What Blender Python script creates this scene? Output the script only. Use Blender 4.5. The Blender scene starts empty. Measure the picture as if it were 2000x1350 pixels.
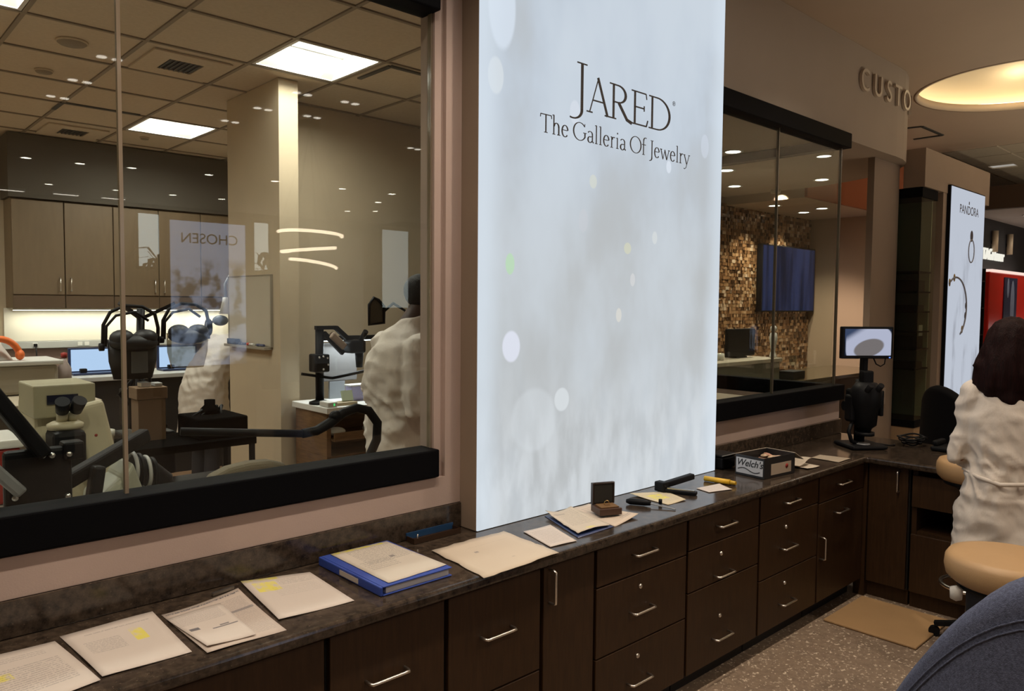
import bpy, bmesh, math, random
from mathutils import Vector, Matrix, Quaternion
random.seed(7)
C = bpy.context.scene.collection
SC = bpy.context.scene
PI = math.pi

# ---------------------------------------------------------------- camera, world, exposure
cam_data = bpy.data.cameras.new('camera')
cam_data.sensor_fit = 'HORIZONTAL'
cam_data.sensor_width = 36.0
cam_data.lens = 36.0 * 1489.59 / 2000.0
cam_data.clip_start = 0.05
cam = bpy.data.objects.new('camera', cam_data)
C.objects.link(cam)
RT = Vector((0.7315656, -0.6817204, 0.0083134))
UP = -Vector((-0.0306343, -0.0450509, -0.9985149))
FW = Vector((0.6810825, 0.7302244, -0.0538417))
cam.matrix_world = Matrix(((RT.x, UP.x, -FW.x, 0), (RT.y, UP.y, -FW.y, 0), (RT.z, UP.z, -FW.z, 1.70), (0, 0, 0, 1)))
SC.camera = cam
world = bpy.data.worlds.new('world')
SC.world = world
world.use_nodes = True
world.node_tree.nodes['Background'].inputs[0].default_value = (1.0, 0.85, 0.7, 1)
world.node_tree.nodes['Background'].inputs[1].default_value = 0.02
SC.view_settings.view_transform = 'Standard'
SC.view_settings.look = 'None'
SC.view_settings.exposure = 0.0
SC.view_settings.gamma = 1.0
SC.view_settings.use_curve_mapping = False
try:
    SC.cycles.use_denoising = True
    SC.cycles.max_bounces = 8
    SC.cycles.transparent_max_bounces = 16
    SC.cycles.caustics_reflective = False
    SC.cycles.caustics_refractive = False
    SC.cycles.sample_clamp_indirect = 4.0
except Exception:
    pass
WARM = (1.0, 0.83, 0.66)
NEUT = (1.0, 0.90, 0.76)
P_COUNTER = 62.0      # watts of each downlight over the counter
P_ROOM = 85.0         # base watts of the showroom downlights and of the added showcase lamps
P_TROFFER = 30.0      # watts of each workshop ceiling panel
P_DESIGN = 44.0

# ---------------------------------------------------------------- materials
def mat(name, col, rough=0.6, metal=0.0, var=0.0, scale=8.0, bump=0.0, bscale=60.0, emit=0.0, spec=0.5, stretch=None, ecol=None, coat=0.0):
    m = bpy.data.materials.new(name)
    m.use_nodes = True
    nt = m.node_tree
    b = nt.nodes['Principled BSDF']
    b.inputs['Base Color'].default_value = (*col, 1)
    b.inputs['Roughness'].default_value = rough
    b.inputs['Metallic'].default_value = metal
    b.inputs['Specular IOR Level'].default_value = spec
    b.inputs['Coat Weight'].default_value = coat
    if emit:
        b.inputs['Emission Color'].default_value = (*(ecol or col), 1)
        b.inputs['Emission Strength'].default_value = emit
    if var or bump:
        tc = nt.nodes.new('ShaderNodeTexCoord')
        mp = nt.nodes.new('ShaderNodeMapping')
        nt.links.new(tc.outputs['Object'], mp.inputs[0])
        if stretch:
            mp.inputs['Scale'].default_value = stretch
    if var:
        n = nt.nodes.new('ShaderNodeTexNoise')
        n.inputs['Scale'].default_value = scale
        n.inputs['Detail'].default_value = 6
        nt.links.new(mp.outputs[0], n.inputs['Vector'])
        r = nt.nodes.new('ShaderNodeValToRGB')
        r.color_ramp.elements[0].position = 0.3
        r.color_ramp.elements[1].position = 0.7
        r.color_ramp.elements[0].color = (*[c * (1 - var) for c in col], 1)
        r.color_ramp.elements[1].color = (*[min(1, c * (1 + var)) for c in col], 1)
        nt.links.new(n.outputs['Fac'], r.inputs[0])
        nt.links.new(r.outputs[0], b.inputs['Base Color'])
    if bump:
        n2 = nt.nodes.new('ShaderNodeTexNoise')
        n2.inputs['Scale'].default_value = bscale
        n2.inputs['Detail'].default_value = 4
        nt.links.new(mp.outputs[0], n2.inputs['Vector'])
        bp = nt.nodes.new('ShaderNodeBump')
        bp.inputs['Strength'].default_value = bump
        bp.inputs['Distance'].default_value = 0.01
        nt.links.new(n2.outputs['Fac'], bp.inputs['Height'])
        nt.links.new(bp.outputs[0], b.inputs['Normal'])
    return m

def emis(name, col, strength):
    m = bpy.data.materials.new(name)
    m.use_nodes = True
    nt = m.node_tree
    nt.nodes.clear()
    o = nt.nodes.new('ShaderNodeOutputMaterial')
    e = nt.nodes.new('ShaderNodeEmission')
    e.inputs[0].default_value = (*col, 1)
    e.inputs[1].default_value = strength
    nt.links.new(e.outputs[0], o.inputs[0])
    return m

def glass_mat(name, tint=(0.93, 0.96, 0.94), ior=1.5):
    m = bpy.data.materials.new(name)
    m.use_nodes = True
    nt = m.node_tree
    nt.nodes.clear()
    o = nt.nodes.new('ShaderNodeOutputMaterial')
    t = nt.nodes.new('ShaderNodeBsdfTransparent')
    t.inputs[0].default_value = (*tint, 1)
    g = nt.nodes.new('ShaderNodeBsdfGlossy')
    g.inputs['Roughness'].default_value = 0.0
    lw_ = nt.nodes.new('ShaderNodeLayerWeight')           # Schlick reflectance, the same from both sides of the pane
    lw_.inputs[0].default_value = 0.5
    g_ = NG(nt)
    r0 = ((ior - 1) / (ior + 1)) ** 2
    f = g_.m('MULTIPLY_ADD', g_.m('POWER', lw_.outputs['Facing'], 5.0), 1 - r0, r0)
    mx = nt.nodes.new('ShaderNodeMixShader')
    nt.links.new(f, mx.inputs[0])
    nt.links.new(t.outputs[0], mx.inputs[1])
    nt.links.new(g.outputs[0], mx.inputs[2])
    nt.links.new(mx.outputs[0], o.inputs[0])
    return m

def speckle_mat(name, base, dark, light, s1, s2, rough, amount=0.62, mid=0.5):
    m = bpy.data.materials.new(name)
    m.use_nodes = True
    nt = m.node_tree
    b = nt.nodes['Principled BSDF']
    b.inputs['Roughness'].default_value = rough
    tc = nt.nodes.new('ShaderNodeTexCoord')
    n = nt.nodes.new('ShaderNodeTexNoise')
    n.inputs['Scale'].default_value = s1
    n.inputs['Detail'].default_value = 8
    n.inputs['Roughness'].default_value = 0.7
    nt.links.new(tc.outputs['Object'], n.inputs['Vector'])
    r = nt.nodes.new('ShaderNodeValToRGB')
    r.color_ramp.elements[0].position = mid - 0.14
    r.color_ramp.elements[1].position = mid + 0.16
    r.color_ramp.elements[0].color = (*dark, 1)
    r.color_ramp.elements[1].color = (*base, 1)
    nt.links.new(n.outputs['Fac'], r.inputs[0])
    v = nt.nodes.new('ShaderNodeTexNoise')
    v.inputs['Scale'].default_value = s2
    v.inputs['Detail'].default_value = 3
    nt.links.new(tc.outputs['Object'], v.inputs['Vector'])
    r2 = nt.nodes.new('ShaderNodeValToRGB')
    r2.color_ramp.elements[0].position = amount
    r2.color_ramp.elements[1].position = amount + 0.06
    nt.links.new(v.outputs['Fac'], r2.inputs[0])
    mx = nt.nodes.new('ShaderNodeMix')
    mx.data_type = 'RGBA'
    nt.links.new(r2.outputs[0], mx.inputs[0])
    nt.links.new(r.outputs[0], mx.inputs[6])
    mx.inputs[7].default_value = (*light, 1)
    nt.links.new(mx.outputs[2], b.inputs['Base Color'])
    return m

class NG:
    """small helper to write node arithmetic"""
    def __init__(s, nt): s.nt = nt
    def _in(s, sock, v):
        if hasattr(v, 'is_output'): s.nt.links.new(v, sock)
        else: sock.default_value = v
    def m(s, op, a, b=0.0, c=0.0):
        n = s.nt.nodes.new('ShaderNodeMath'); n.operation = op
        s._in(n.inputs[0], a); s._in(n.inputs[1], b)
        if op in ('MULTIPLY_ADD', 'SMOOTH_MIN'): s._in(n.inputs[2], c)
        return n.outputs[0]
    def mix(s, f, a, b):
        n = s.nt.nodes.new('ShaderNodeMix'); n.data_type = 'RGBA'
        s._in(n.inputs[0], f)
        for k, v in ((6, a), (7, b)):
            if hasattr(v, 'is_output'): s.nt.links.new(v, n.inputs[k])
            else: n.inputs[k].default_value = (*v, 1)
        return n.outputs[2]
    def step(s, x, lo, hi):
        n = s.nt.nodes.new('ShaderNodeMapRange'); n.interpolation_type = 'SMOOTHSTEP'
        s._in(n.inputs[0], x); n.inputs[1].default_value = lo; n.inputs[2].default_value = hi
        return n.outputs[0]
    def box(s, u, v, u0, u1, v0, v1):
        a = s.m('MULTIPLY', s.m('GREATER_THAN', u, u0), s.m('LESS_THAN', u, u1))
        b = s.m('MULTIPLY', s.m('GREATER_THAN', v, v0), s.m('LESS_THAN', v, v1))
        return s.m('MULTIPLY', a, b)
    def noise(s, vec, scale, detail=3):
        n = s.nt.nodes.new('ShaderNodeTexNoise'); n.inputs['Scale'].default_value = scale; n.inputs['Detail'].default_value = detail
        s.nt.links.new(vec, n.inputs['Vector']); return n.outputs['Fac']

def paper_mat(name, col, lines=(), marks=(), hi=(), ink=(0.12, 0.12, 0.14), seed=0.0):
    """printed sheet: lines = [(u0,u1,v0,v1,count,strength)], marks = dark blocks, hi = highlighter blocks"""
    m = bpy.data.materials.new(name)
    m.use_nodes = True
    nt = m.node_tree
    g = NG(nt)
    b = nt.nodes['Principled BSDF']
    b.inputs['Roughness'].default_value = 0.75
    uv = nt.nodes.new('ShaderNodeUVMap')
    sp = nt.nodes.new('ShaderNodeSeparateXYZ')
    nt.links.new(uv.outputs[0], sp.inputs[0])
    u, v = sp.outputs[0], sp.outputs[1]
    mp = nt.nodes.new('ShaderNodeMapping')
    nt.links.new(uv.outputs[0], mp.inputs[0])
    mp.inputs['Location'].default_value = (seed, seed * 1.7, 0)
    colr = g.mix(g.noise(mp.outputs[0], 3.0, 4), tuple(c * 0.93 for c in col), col)
    for (u0, u1, v0, v1) in hi:
        f = g.m('MULTIPLY', g.box(u, v, u0, u1, v0, v1), g.step(g.noise(mp.outputs[0], 9), 0.3, 0.6))
        colr = g.mix(g.m('MULTIPLY', f, 0.85), colr, (0.75, 0.68, 0.08))
    for (u0, u1, v0, v1, cnt, st) in lines:
        row = g.m('LESS_THAN', g.m('FRACT', g.m('MULTIPLY', g.m('SUBTRACT', v, v0), cnt / (v1 - v0))), 0.5)
        st2 = nt.nodes.new('ShaderNodeMapping'); nt.links.new(uv.outputs[0], st2.inputs[0])
        st2.inputs['Scale'].default_value = (26, cnt / (v1 - v0) * 0.9, 1); st2.inputs['Location'].default_value = (seed * 3, 0, 0)
        wd = g.step(g.noise(st2.outputs[0], 2.2, 2), 0.42, 0.5)
        f = g.m('MULTIPLY', g.m('MULTIPLY', row, wd), g.m('MULTIPLY', g.box(u, v, u0, u1, v0, v1), st))
        colr = g.mix(f, colr, ink)
    for (u0, u1, v0, v1, st) in marks:
        colr = g.mix(g.m('MULTIPLY', g.box(u, v, u0, u1, v0, v1), st), colr, ink)
    nt.links.new(colr, b.inputs['Base Color'])
    return m

# ---------------------------------------------------------------- mesh builder
ORG = {}
class MB:
    def __init__(s): s.v = []; s.f = []; s.sm = []
    def add(s, vs, fs, smooth=False):
        n = len(s.v)
        s.v += [Vector(p) for p in vs]
        s.f += [tuple(i + n for i in f) for f in fs]
        s.sm += [smooth] * len(fs)
        return s
    def box(s, a, b, rot=None, piv=None):
        x0, y0, z0 = a; x1, y1, z1 = b
        vs = [Vector(p) for p in ((x0,y0,z0),(x1,y0,z0),(x1,y1,z0),(x0,y1,z0),(x0,y0,z1),(x1,y0,z1),(x1,y1,z1),(x0,y1,z1))]
        if rot is not None:
            c = Vector(piv) if piv is not None else (vs[0] + vs[6]) / 2
            vs = [rot @ (p - c) + c for p in vs]
        return s.add(vs, [(0,3,2,1),(4,5,6,7),(0,1,5,4),(1,2,6,5),(2,3,7,6),(3,0,4,7)])
    def prism(s, poly, z0, z1):
        n = len(poly)
        vs = [(p[0], p[1], z0) for p in poly] + [(p[0], p[1], z1) for p in poly]
        fs = [tuple(range(n))[::-1], tuple(range(n, 2*n))] + [(i, (i+1) % n, n + (i+1) % n, n + i) for i in range(n)]
        return s.add(vs, fs)
    def bar(s, p, q, w, h, up=(0,0,1)):
        p = Vector(p); q = Vector(q); d = (q - p).normalized(); u = Vector(up)
        if abs(d.dot(u)) > 0.98: u = Vector((1,0,0))
        r = d.cross(u).normalized() * w / 2; t = r.cross(d).normalized() * h / 2
        vs = [p-r-t, p+r-t, p+r+t, p-r+t, q-r-t, q+r-t, q+r+t, q-r+t]
        return s.add(vs, [(0,1,2,3),(7,6,5,4),(0,4,5,1),(1,5,6,2),(2,6,7,3),(3,7,4,0)])
    def cone(s, p, q, r0, r1=None, n=16, cap=True):
        if r1 is None: r1 = r0
        p = Vector(p); q = Vector(q); d = (q - p).normalized()
        a = d.orthogonal().normalized(); b = d.cross(a)
        vs = []
        for c, r in ((p, r0), (q, r1)):
            vs += [c + (a * math.cos(2*PI*i/n) + b * math.sin(2*PI*i/n)) * r for i in range(n)]
        s.add(vs, [(i, (i+1) % n, n + (i+1) % n, n + i) for i in range(n)], True)
        if cap:
            s.add(vs, [tuple(range(n))[::-1], tuple(range(n, 2*n))])
        return s
    def tube(s, pts, r, n=8, closed=False):
        pts = [Vector(p) for p in pts]; m = len(pts)
        rr = r if isinstance(r, (list, tuple)) else [r] * m
        vs = []; a = None
        for i in range(m):
            if closed: d = pts[(i+1) % m] - pts[i-1]
            else: d = pts[min(i+1, m-1)] - pts[max(i-1, 0)]
            d.normalize()
            a = d.orthogonal() if a is None else a - d * a.dot(d)
            a.normalize(); b = d.cross(a)
            vs += [pts[i] + (a * math.cos(2*PI*k/n) + b * math.sin(2*PI*k/n)) * rr[i] for k in range(n)]
        fs = []
        for i in range(m if closed else m - 1):
            j = (i + 1) % m
            fs += [(i*n+k, i*n+(k+1) % n, j*n+(k+1) % n, j*n+k) for k in range(n)]
        s.add(vs, fs, True)
        if not closed: s.add(vs, [tuple(range(n))[::-1], tuple(range((m-1)*n, m*n))])
        return s
    def lathe(s, c, prof, n=24, ax=(0,0,1)):
        c = Vector(c); d = Vector(ax).normalized(); a = d.orthogonal().normalized(); b = d.cross(a); vs = []
        for (r, h) in prof:
            vs += [c + d * h + (a * math.cos(2*PI*k/n) + b * math.sin(2*PI*k/n)) * max(r, 1e-4) for k in range(n)]
        m = len(prof)
        return s.add(vs, [(i*n+k, i*n+(k+1) % n, (i+1)*n+(k+1) % n, (i+1)*n+k) for i in range(m-1) for k in range(n)], True)
    def ball(s, c, r, n=12, rot=None):
        c = Vector(c); rx, ry, rz = (r, r, r) if isinstance(r, (int, float)) else r
        vs = [Vector((0,0,-rz))]
        for i in range(1, n):
            t = -PI/2 + PI*i/n
            vs += [Vector((rx*math.cos(t)*math.cos(2*PI*k/(2*n)), ry*math.cos(t)*math.sin(2*PI*k/(2*n)), rz*math.sin(t))) for k in range(2*n)]
        vs.append(Vector((0,0,rz))); w = 2*n
        fs = [(0, 1+(k+1) % w, 1+k) for k in range(w)]
        for i in range(n-2):
            fs += [(1+i*w+k, 1+i*w+(k+1) % w, 1+(i+1)*w+(k+1) % w, 1+(i+1)*w+k) for k in range(w)]
        L = len(vs) - 1
        fs += [(L, 1+(n-2)*w+k, 1+(n-2)*w+(k+1) % w) for k in range(w)]
        if rot is not None: vs = [rot @ p for p in vs]
        return s.add([p + c for p in vs], fs, True)
    def xform(s, M):
        s.v = [M @ p for p in s.v]; return s
    def build(s, name, m, parent=None, bevel=0.0, seg=2, org=None, kind=None):
        me = bpy.data.meshes.new(name)
        o0 = ORG.get(parent.name, Vector((0,0,0))) if parent else Vector(org or (0,0,0))
        me.from_pydata([tuple(p - o0) for p in s.v], [], s.f)
        me.polygons.foreach_set('use_smooth', s.sm)
        bm = bmesh.new(); bm.from_mesh(me)
        bmesh.ops.remove_doubles(bm, verts=bm.verts, dist=1e-6)
        bmesh.ops.recalc_face_normals(bm, faces=bm.faces)
        bm.to_mesh(me); bm.free()
        me.materials.append(m)
        o = bpy.data.objects.new(name, me); C.objects.link(o)
        if parent: o.parent = parent; ORG[o.name] = o0
        else: o.location = o0; ORG[o.name] = o0
        if bevel:
            b = o.modifiers.new('bevel', 'BEVEL'); b.width = bevel; b.segments = seg; b.limit_method = 'ANGLE'; b.angle_limit = math.radians(40)
        if kind: o['kind'] = kind
        return o

def thing(name, label, cat, loc, group=None):
    o = bpy.data.objects.new(name, None); C.objects.link(o); o.empty_display_size = 0.05
    o.location = loc; ORG[o.name] = Vector(loc); o['label'] = label; o['category'] = cat
    if group: o['group'] = group
    return o
def tag(o, label, cat, group=None):
    o['label'] = label; o['category'] = cat
    if group: o['group'] = group
    return o
def struct(o):
    o['kind'] = 'structure'; return o
def dup(root, loc, label=None):
    def cp(a, par):
        c = a.copy(); C.objects.link(c)
        if par: c.parent = par
        for ch in list(a.children): cp(ch, c)
        return c
    r = cp(root, None); r.location = loc
    if label: r['label'] = label
    return r
def text(name, s, m, parent, M, size, extrude=0.001, shear=0.0, bold=0.0, align='CENTER', space=1.0):
    cu = bpy.data.curves.new(name, 'FONT'); cu.body = s; cu.size = size; cu.extrude = extrude; cu.shear = shear; cu.offset = bold
    cu.align_x = align; cu.align_y = 'CENTER'; cu.space_character = space
    cu.materials.append(m)
    tmp = bpy.data.objects.new(name, cu); C.objects.link(tmp)
    dg = bpy.context.evaluated_depsgraph_get(); dg.update()
    me = bpy.data.meshes.new_from_object(tmp.evaluated_get(dg)); bpy.data.objects.remove(tmp); bpy.data.curves.remove(cu)
    o = bpy.data.objects.new(name, me); C.objects.link(o)
    o0 = ORG.get(parent.name, Vector((0,0,0))) if parent else Vector((0,0,0))
    o.matrix_world = M
    if parent:
        o.parent = parent
        o.matrix_local = Matrix.Translation(-o0) @ M
        ORG[o.name] = o0
    return o
def frame(origin, right, up):
    r = Vector(right).normalized(); u = Vector(up); u = (u - r * u.dot(r)).normalized(); n = r.cross(u); o = Vector(origin)
    return Matrix(((r.x,u.x,n.x,o.x),(r.y,u.y,n.y,o.y),(r.z,u.z,n.z,o.z),(0,0,0,1)))
def lamp(name, kind, loc, power, col, parent=None, size=0.1, spot=120, blend=0.6, rot=None, shape=None, sy=None):
    l = bpy.data.lights.new(name, kind); l.energy = power; l.color = col
    if kind == 'SPOT': l.spot_size = math.radians(spot); l.spot_blend = blend; l.shadow_soft_size = size
    elif kind == 'AREA':
        l.size = size
        if sy: l.shape = 'RECTANGLE'; l.size_y = sy
    else: l.shadow_soft_size = size
    o = bpy.data.objects.new(name, l); C.objects.link(o)
    if rot: o.rotation_euler = rot
    if parent: o.parent = parent; o.location = Vector(loc) - ORG[parent.name]
    else: o.location = loc
    return o

def sheet(name, corners, m, z, label, cat, group=None, curl=0.004, n=10, seed=0, ragged=0.0, parent=None, thick=0.0012):
    """sheet of paper from four plan corners: A (u0 v1 back-left), B (back-right), C (front-right), D (front-left)"""
    rng = random.Random(seed)
    A, B, Cc, D = [Vector((p[0], p[1], 0)) for p in corners]
    ph = [rng.uniform(0, 6.28) for _ in range(4)]
    lift = [p[2] if len(p) > 2 else 0.0 for p in corners]
    vs = []; uv = []
    for j in range(n+1):
        for i in range(n+1):
            u = i / n; v = j / n
            p = (D * (1-u) + Cc * u) * (1-v) + (A * (1-u) + B * u) * v
            e = max(abs(u-.5), abs(v-.5)) * 2
            h = curl * (0.5 + 0.5 * math.sin(u*4+ph[0]) * math.sin(v*3.3+ph[1])) * e**2
            l = lift[3]*(1-u)**3*(1-v)**3 + lift[2]*u**3*(1-v)**3 + lift[0]*(1-u)**3*v**3 + lift[1]*u**3*v**3
            if ragged and e > 0.99:
                p = p + Vector((rng.uniform(-1,1), rng.uniform(-1,1), 0)) * ragged
            vs.append((p.x, p.y, z + thick + h + l)); uv.append((u, v))
    fs = [(j*(n+1)+i, j*(n+1)+i+1, (j+1)*(n+1)+i+1, (j+1)*(n+1)+i) for j in range(n) for i in range(n)]
    ctr = (A + B + Cc + D) / 4; ctr.z = z
    if parent: ctr = ORG[parent.name]
    me = bpy.data.meshes.new(name); me.from_pydata([tuple(Vector(p) - ctr) for p in vs], [], fs)
    ul = me.uv_layers.new(name='UVMap')
    for li, lp in enumerate(me.loops): ul.data[li].uv = uv[lp.vertex_index]
    me.polygons.foreach_set('use_smooth', [True] * len(fs)); me.materials.append(m)
    o = bpy.data.objects.new(name, me); C.objects.link(o)
    if parent: o.parent = parent
    else: o.location = ctr
    ORG[o.name] = ctr
    so = o.modifiers.new('thick', 'SOLIDIFY'); so.thickness = thick; so.offset = -1
    if label: tag(o, label, cat, group)
    return o

# ---------------------------------------------------------------- shared materials
M = {}
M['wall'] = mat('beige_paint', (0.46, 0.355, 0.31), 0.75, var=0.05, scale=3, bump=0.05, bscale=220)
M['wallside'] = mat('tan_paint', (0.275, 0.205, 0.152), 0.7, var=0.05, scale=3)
M['fascia'] = mat('taupe_paint', (0.37, 0.30, 0.235), 0.8, var=0.04, scale=2)
M['ceil'] = mat('ceiling_paint', (0.48, 0.375, 0.28), 0.85, var=0.03, scale=2)
M['black'] = mat('black_frame', (0.0032, 0.0034, 0.0045), 0.6, spec=0.06)
M['mblack'] = mat('matte_black', (0.006, 0.006, 0.007), 0.55)
M['plastic'] = mat('black_plastic', (0.007, 0.0075, 0.009), 0.5, spec=0.15)
M['bolt'] = mat('steel_bolt', (0.6, 0.6, 0.58), 0.3, 1.0)
M['chrome'] = mat('brushed_nickel', (0.80, 0.76, 0.70), 0.28, 1.0)
M['wood'] = mat('dark_wood', (0.040, 0.0195, 0.0080), 0.45, spec=0.3, var=0.22, scale=6, stretch=(14, 14, 1.2))
M['granite'] = speckle_mat('brown_granite', (0.075, 0.054, 0.038), (0.018, 0.013, 0.010), (0.115, 0.088, 0.064), 38, 120, 0.16, 0.66)
M['floor'] = speckle_mat('speckled_floor', (0.27, 0.20, 0.14), (0.18, 0.13, 0.092), (0.62, 0.52, 0.40), 30, 70, 0.6, 0.60)
M['glass'] = glass_mat('window_glass')
M['glassedge'] = mat('glass_edge', (0.25, 0.20, 0.145), 0.12, spec=1.0)
M['white'] = mat('white_plastic', (0.62, 0.60, 0.55), 0.5)
M['white2'] = mat('white_enamel', (0.75, 0.74, 0.70), 0.4)
M['coat'] = mat('white_coat', (0.64, 0.58, 0.51), 0.85, var=0.05, scale=4, bump=0.8, bscale=13, stretch=(1.3, 1.3, 0.55))
M['skin'] = mat('skin', (0.30, 0.155, 0.09), 0.55)
M['skin2'] = mat('dark_skin', (0.05, 0.026, 0.017), 0.55)
M['trouser'] = mat('dark_trousers', (0.012, 0.013, 0.018), 0.8)
M['shoe'] = mat('black_shoe', (0.008, 0.008, 0.008), 0.4)
M['tan'] = mat('tan_vinyl', (0.43, 0.27, 0.13), 0.5, var=0.04, scale=5, bump=0.06, bscale=200)
M['benchwood'] = mat('bench_wood', (0.16, 0.085, 0.035), 0.5, var=0.3, scale=5, stretch=(2, 2, 14))
M['beige_metal'] = mat('beige_enamel', (0.52, 0.47, 0.33), 0.45, var=0.04, scale=4)
M['cabdoor'] = mat('taupe_laminate', (0.165, 0.115, 0.065), 0.5, var=0.06, scale=4, stretch=(6, 6, 1))
M['wshop'] = mat('workshop_paint', (0.52, 0.425, 0.295), 0.8, var=0.04, scale=3)
M['tile'] = mat('acoustic_tile', (0.60, 0.50, 0.375), 0.9, var=0.05, scale=40, bump=0.15, bscale=300)
M['grid'] = mat('ceiling_grid_metal', (0.26, 0.21, 0.15), 0.6)
M['grille'] = mat('vent_grille', (0.05, 0.05, 0.045), 0.6)
M['wfloor'] = mat('workshop_floor', (0.30, 0.18, 0.10), 0.5, var=0.2, scale=5, stretch=(2, 12, 1))
M['grey'] = mat('grey_plastic', (0.22, 0.23, 0.24), 0.5)
M['lgrey'] = mat('light_grey', (0.42, 0.42, 0.40), 0.5)
M['red'] = mat('red_plastic', (0.30, 0.018, 0.012), 0.45)
M['orange'] = mat('orange_plastic', (0.75, 0.15, 0.02), 0.5)
M['lightwall'] = mat('backsplash_panel', (0.72, 0.68, 0.58), 0.5)
M['dot'] = emis('downlight_glow', (1.0, 0.93, 0.80), 26.0)
M['dots'] = emis('twin_lamp_glow', (1.0, 0.90, 0.78), 9.0)
M['panel'] = emis('ceiling_panel_glow', (1.0, 0.965, 0.89), 2.6)
M['strip'] = emis('strip_glow', (1.0, 0.93, 0.76), 5.0)
M['cove'] = emis('cove_glow', (1.0, 0.83, 0.50), 7.0)
M['edge_dark'] = mat('dark_glass_edge', (0.10, 0.085, 0.065), 0.2)
# ================================================================ SETTING
def sbox(name, a, b, m, bevel=0.0):
    return struct(MB().box(a, b).build(name, m, org=((a[0]+b[0])/2, (a[1]+b[1])/2, a[2]), bevel=bevel))
sbox('floor', (-3.2, -10.4, -0.08), (14.0, 2.29, 0.0), M['floor'])
struct(MB().box((5.24, 2.29, -0.08), (14.0, 4.6, 0.0)).box((3.60, 2.38, -0.08), (5.24, 4.6, 0.0)).build('floor', M['floor']))
sbox('floor', (-1.6, 2.38, -0.08), (4.9, 8.6, 0.0), M['wfloor'])
# wall that carries the two windows and the light box
w = MB()
w.box((-3.2, 2.29, 0.0), (1.735, 2.376, 1.05))          # below the workshop window
w.box((-3.2, 2.29, 2.87), (1.735, 2.376, 3.5))          # above it
w.box((1.735, 2.29, 0.0), (3.60, 2.376, 3.5))           # between the windows
w.box((3.60, 2.29, 0.0), (5.235, 2.376, 1.067))         # below the corner window
w.box((1.775, 2.272, 0.935), (1.85, 2.29, 3.5))         # raised border at the window end
w.box((-3.2, 2.272, 0.935), (1.775, 2.29, 1.045))
struct(w.build('wall_front', M['wall']))
sbox('wall_left', (-3.3, -10.4, 0), (-3.2, 2.376, 3.5), M['wallside'])
sbox('wall_rear', (-3.3, -10.5, 0), (14.0, -10.4, 3.5), M['wallside'])
sbox('wall_right', (14.0, -10.5, 0), (14.1, 4.6, 3.7), M['wallside'])
# showroom ceiling with the round recess
def ceiling_with_hole():
    bm = bmesh.new()
    cx, cy, R, z = 7.33, 1.75, 0.82, 3.5
    hole = [bm.verts.new((cx + R*math.cos(2*PI*i/64), cy + R*math.sin(2*PI*i/64), z)) for i in range(64)]
    out = [bm.verts.new(p) for p in ((-3.3, -10.5, z), (9.75, -10.5, z), (9.75, 4.6, z), (-3.3, 4.6, z))]
    es = [bm.edges.new((hole[i], hole[(i+1) % 64])) for i in range(64)] + [bm.edges.new((out[i], out[(i+1) % 4])) for i in range(4)]
    bmesh.ops.triangle_fill(bm, edges=es, use_beauty=True)
    for f in list(bm.faces):
        c = f.calc_center_median()
        if (c.x-cx)**2 + (c.y-cy)**2 < (R*0.9)**2 and all((v.co.x-cx)**2+(v.co.y-cy)**2 < (R*1.01)**2 for v in f.verts): bm.faces.remove(f)
    g = bmesh.ops.extrude_face_region(bm, geom=list(bm.faces))
    bmesh.ops.translate(bm, verts=[v for v in g['geom'] if isinstance(v, bmesh.types.BMVert)], vec=(0, 0, 0.06))
    bmesh.ops.recalc_face_normals(bm, faces=bm.faces)
    me = bpy.data.meshes.new('ceiling'); bm.to_mesh(me); bm.free(); me.materials.append(M['ceil'])
    o = bpy.data.objects.new('ceiling', me); C.objects.link(o); struct(o)
    return o
ceil1 = ceiling_with_hole()
ORG['ceiling'] = Vector((0,0,0))
sbox('ceiling', (9.75, -10.5, 3.64), (14.1, 4.6, 3.70), M['ceil'])
# round cove in that ceiling
dm = thing('ceiling_cove', 'large round recessed ceiling dome with glowing warm rim', 'ceiling light', (7.33, 1.75, 3.5))
prof = [(0.90, 0.0), (0.90, 0.06), (0.95, 0.07), (0.95, 0.13), (0.90, 0.17), (0.80, 0.22), (0.60, 0.27), (0.35, 0.30), (0.0, 0.31)]
MB().lathe((7.33, 1.75, 3.5), [(0.825, 0.058)] + [(0.93, 0.058), (0.95, 0.07), (0.95, 0.12), (0.90, 0.17), (0.78, 0.23), (0.58, 0.28), (0.33, 0.31), (0.0, 0.32)], n=64).build('dome', mat('dome_paint', (0.62, 0.53, 0.40), 0.8), dm)
MB().lathe((7.33, 1.75, 3.5), [(0.90, 0.066), (0.935, 0.066), (0.935, 0.085), (0.90, 0.085), (0.90, 0.066)], n=64).build('light_ring', M['cove'], dm)
MB().lathe((7.33, 1.75, 3.5), [(0.80, -0.004), (0.825, -0.004), (0.825, 0.06), (0.80, 0.06), (0.80, -0.004)], n=64).build('rim', M['ceil'], dm)
lamp('cove_lamp', 'POINT', (7.85, 1.95, 3.66), 3.0, (1.0, 0.80, 0.50), dm, size=0.1)

# curved bulkhead over the corner window
drum = [(3.55, 2.288), (5.85, 2.288), (6.06, 2.283), (6.22, 2.29), (6.38, 2.325), (6.52, 2.39), (6.64, 2.48), (6.76, 2.62), (6.88, 2.82), (6.97, 3.02), (7.05, 3.30), (7.08, 3.6), (7.08, 4.6), (3.55, 4.6)]
struct(MB().prism(drum, 2.835, 3.498).build('wall_fascia', M['fascia'], org=(5, 2.29, 2.835)))
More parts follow.
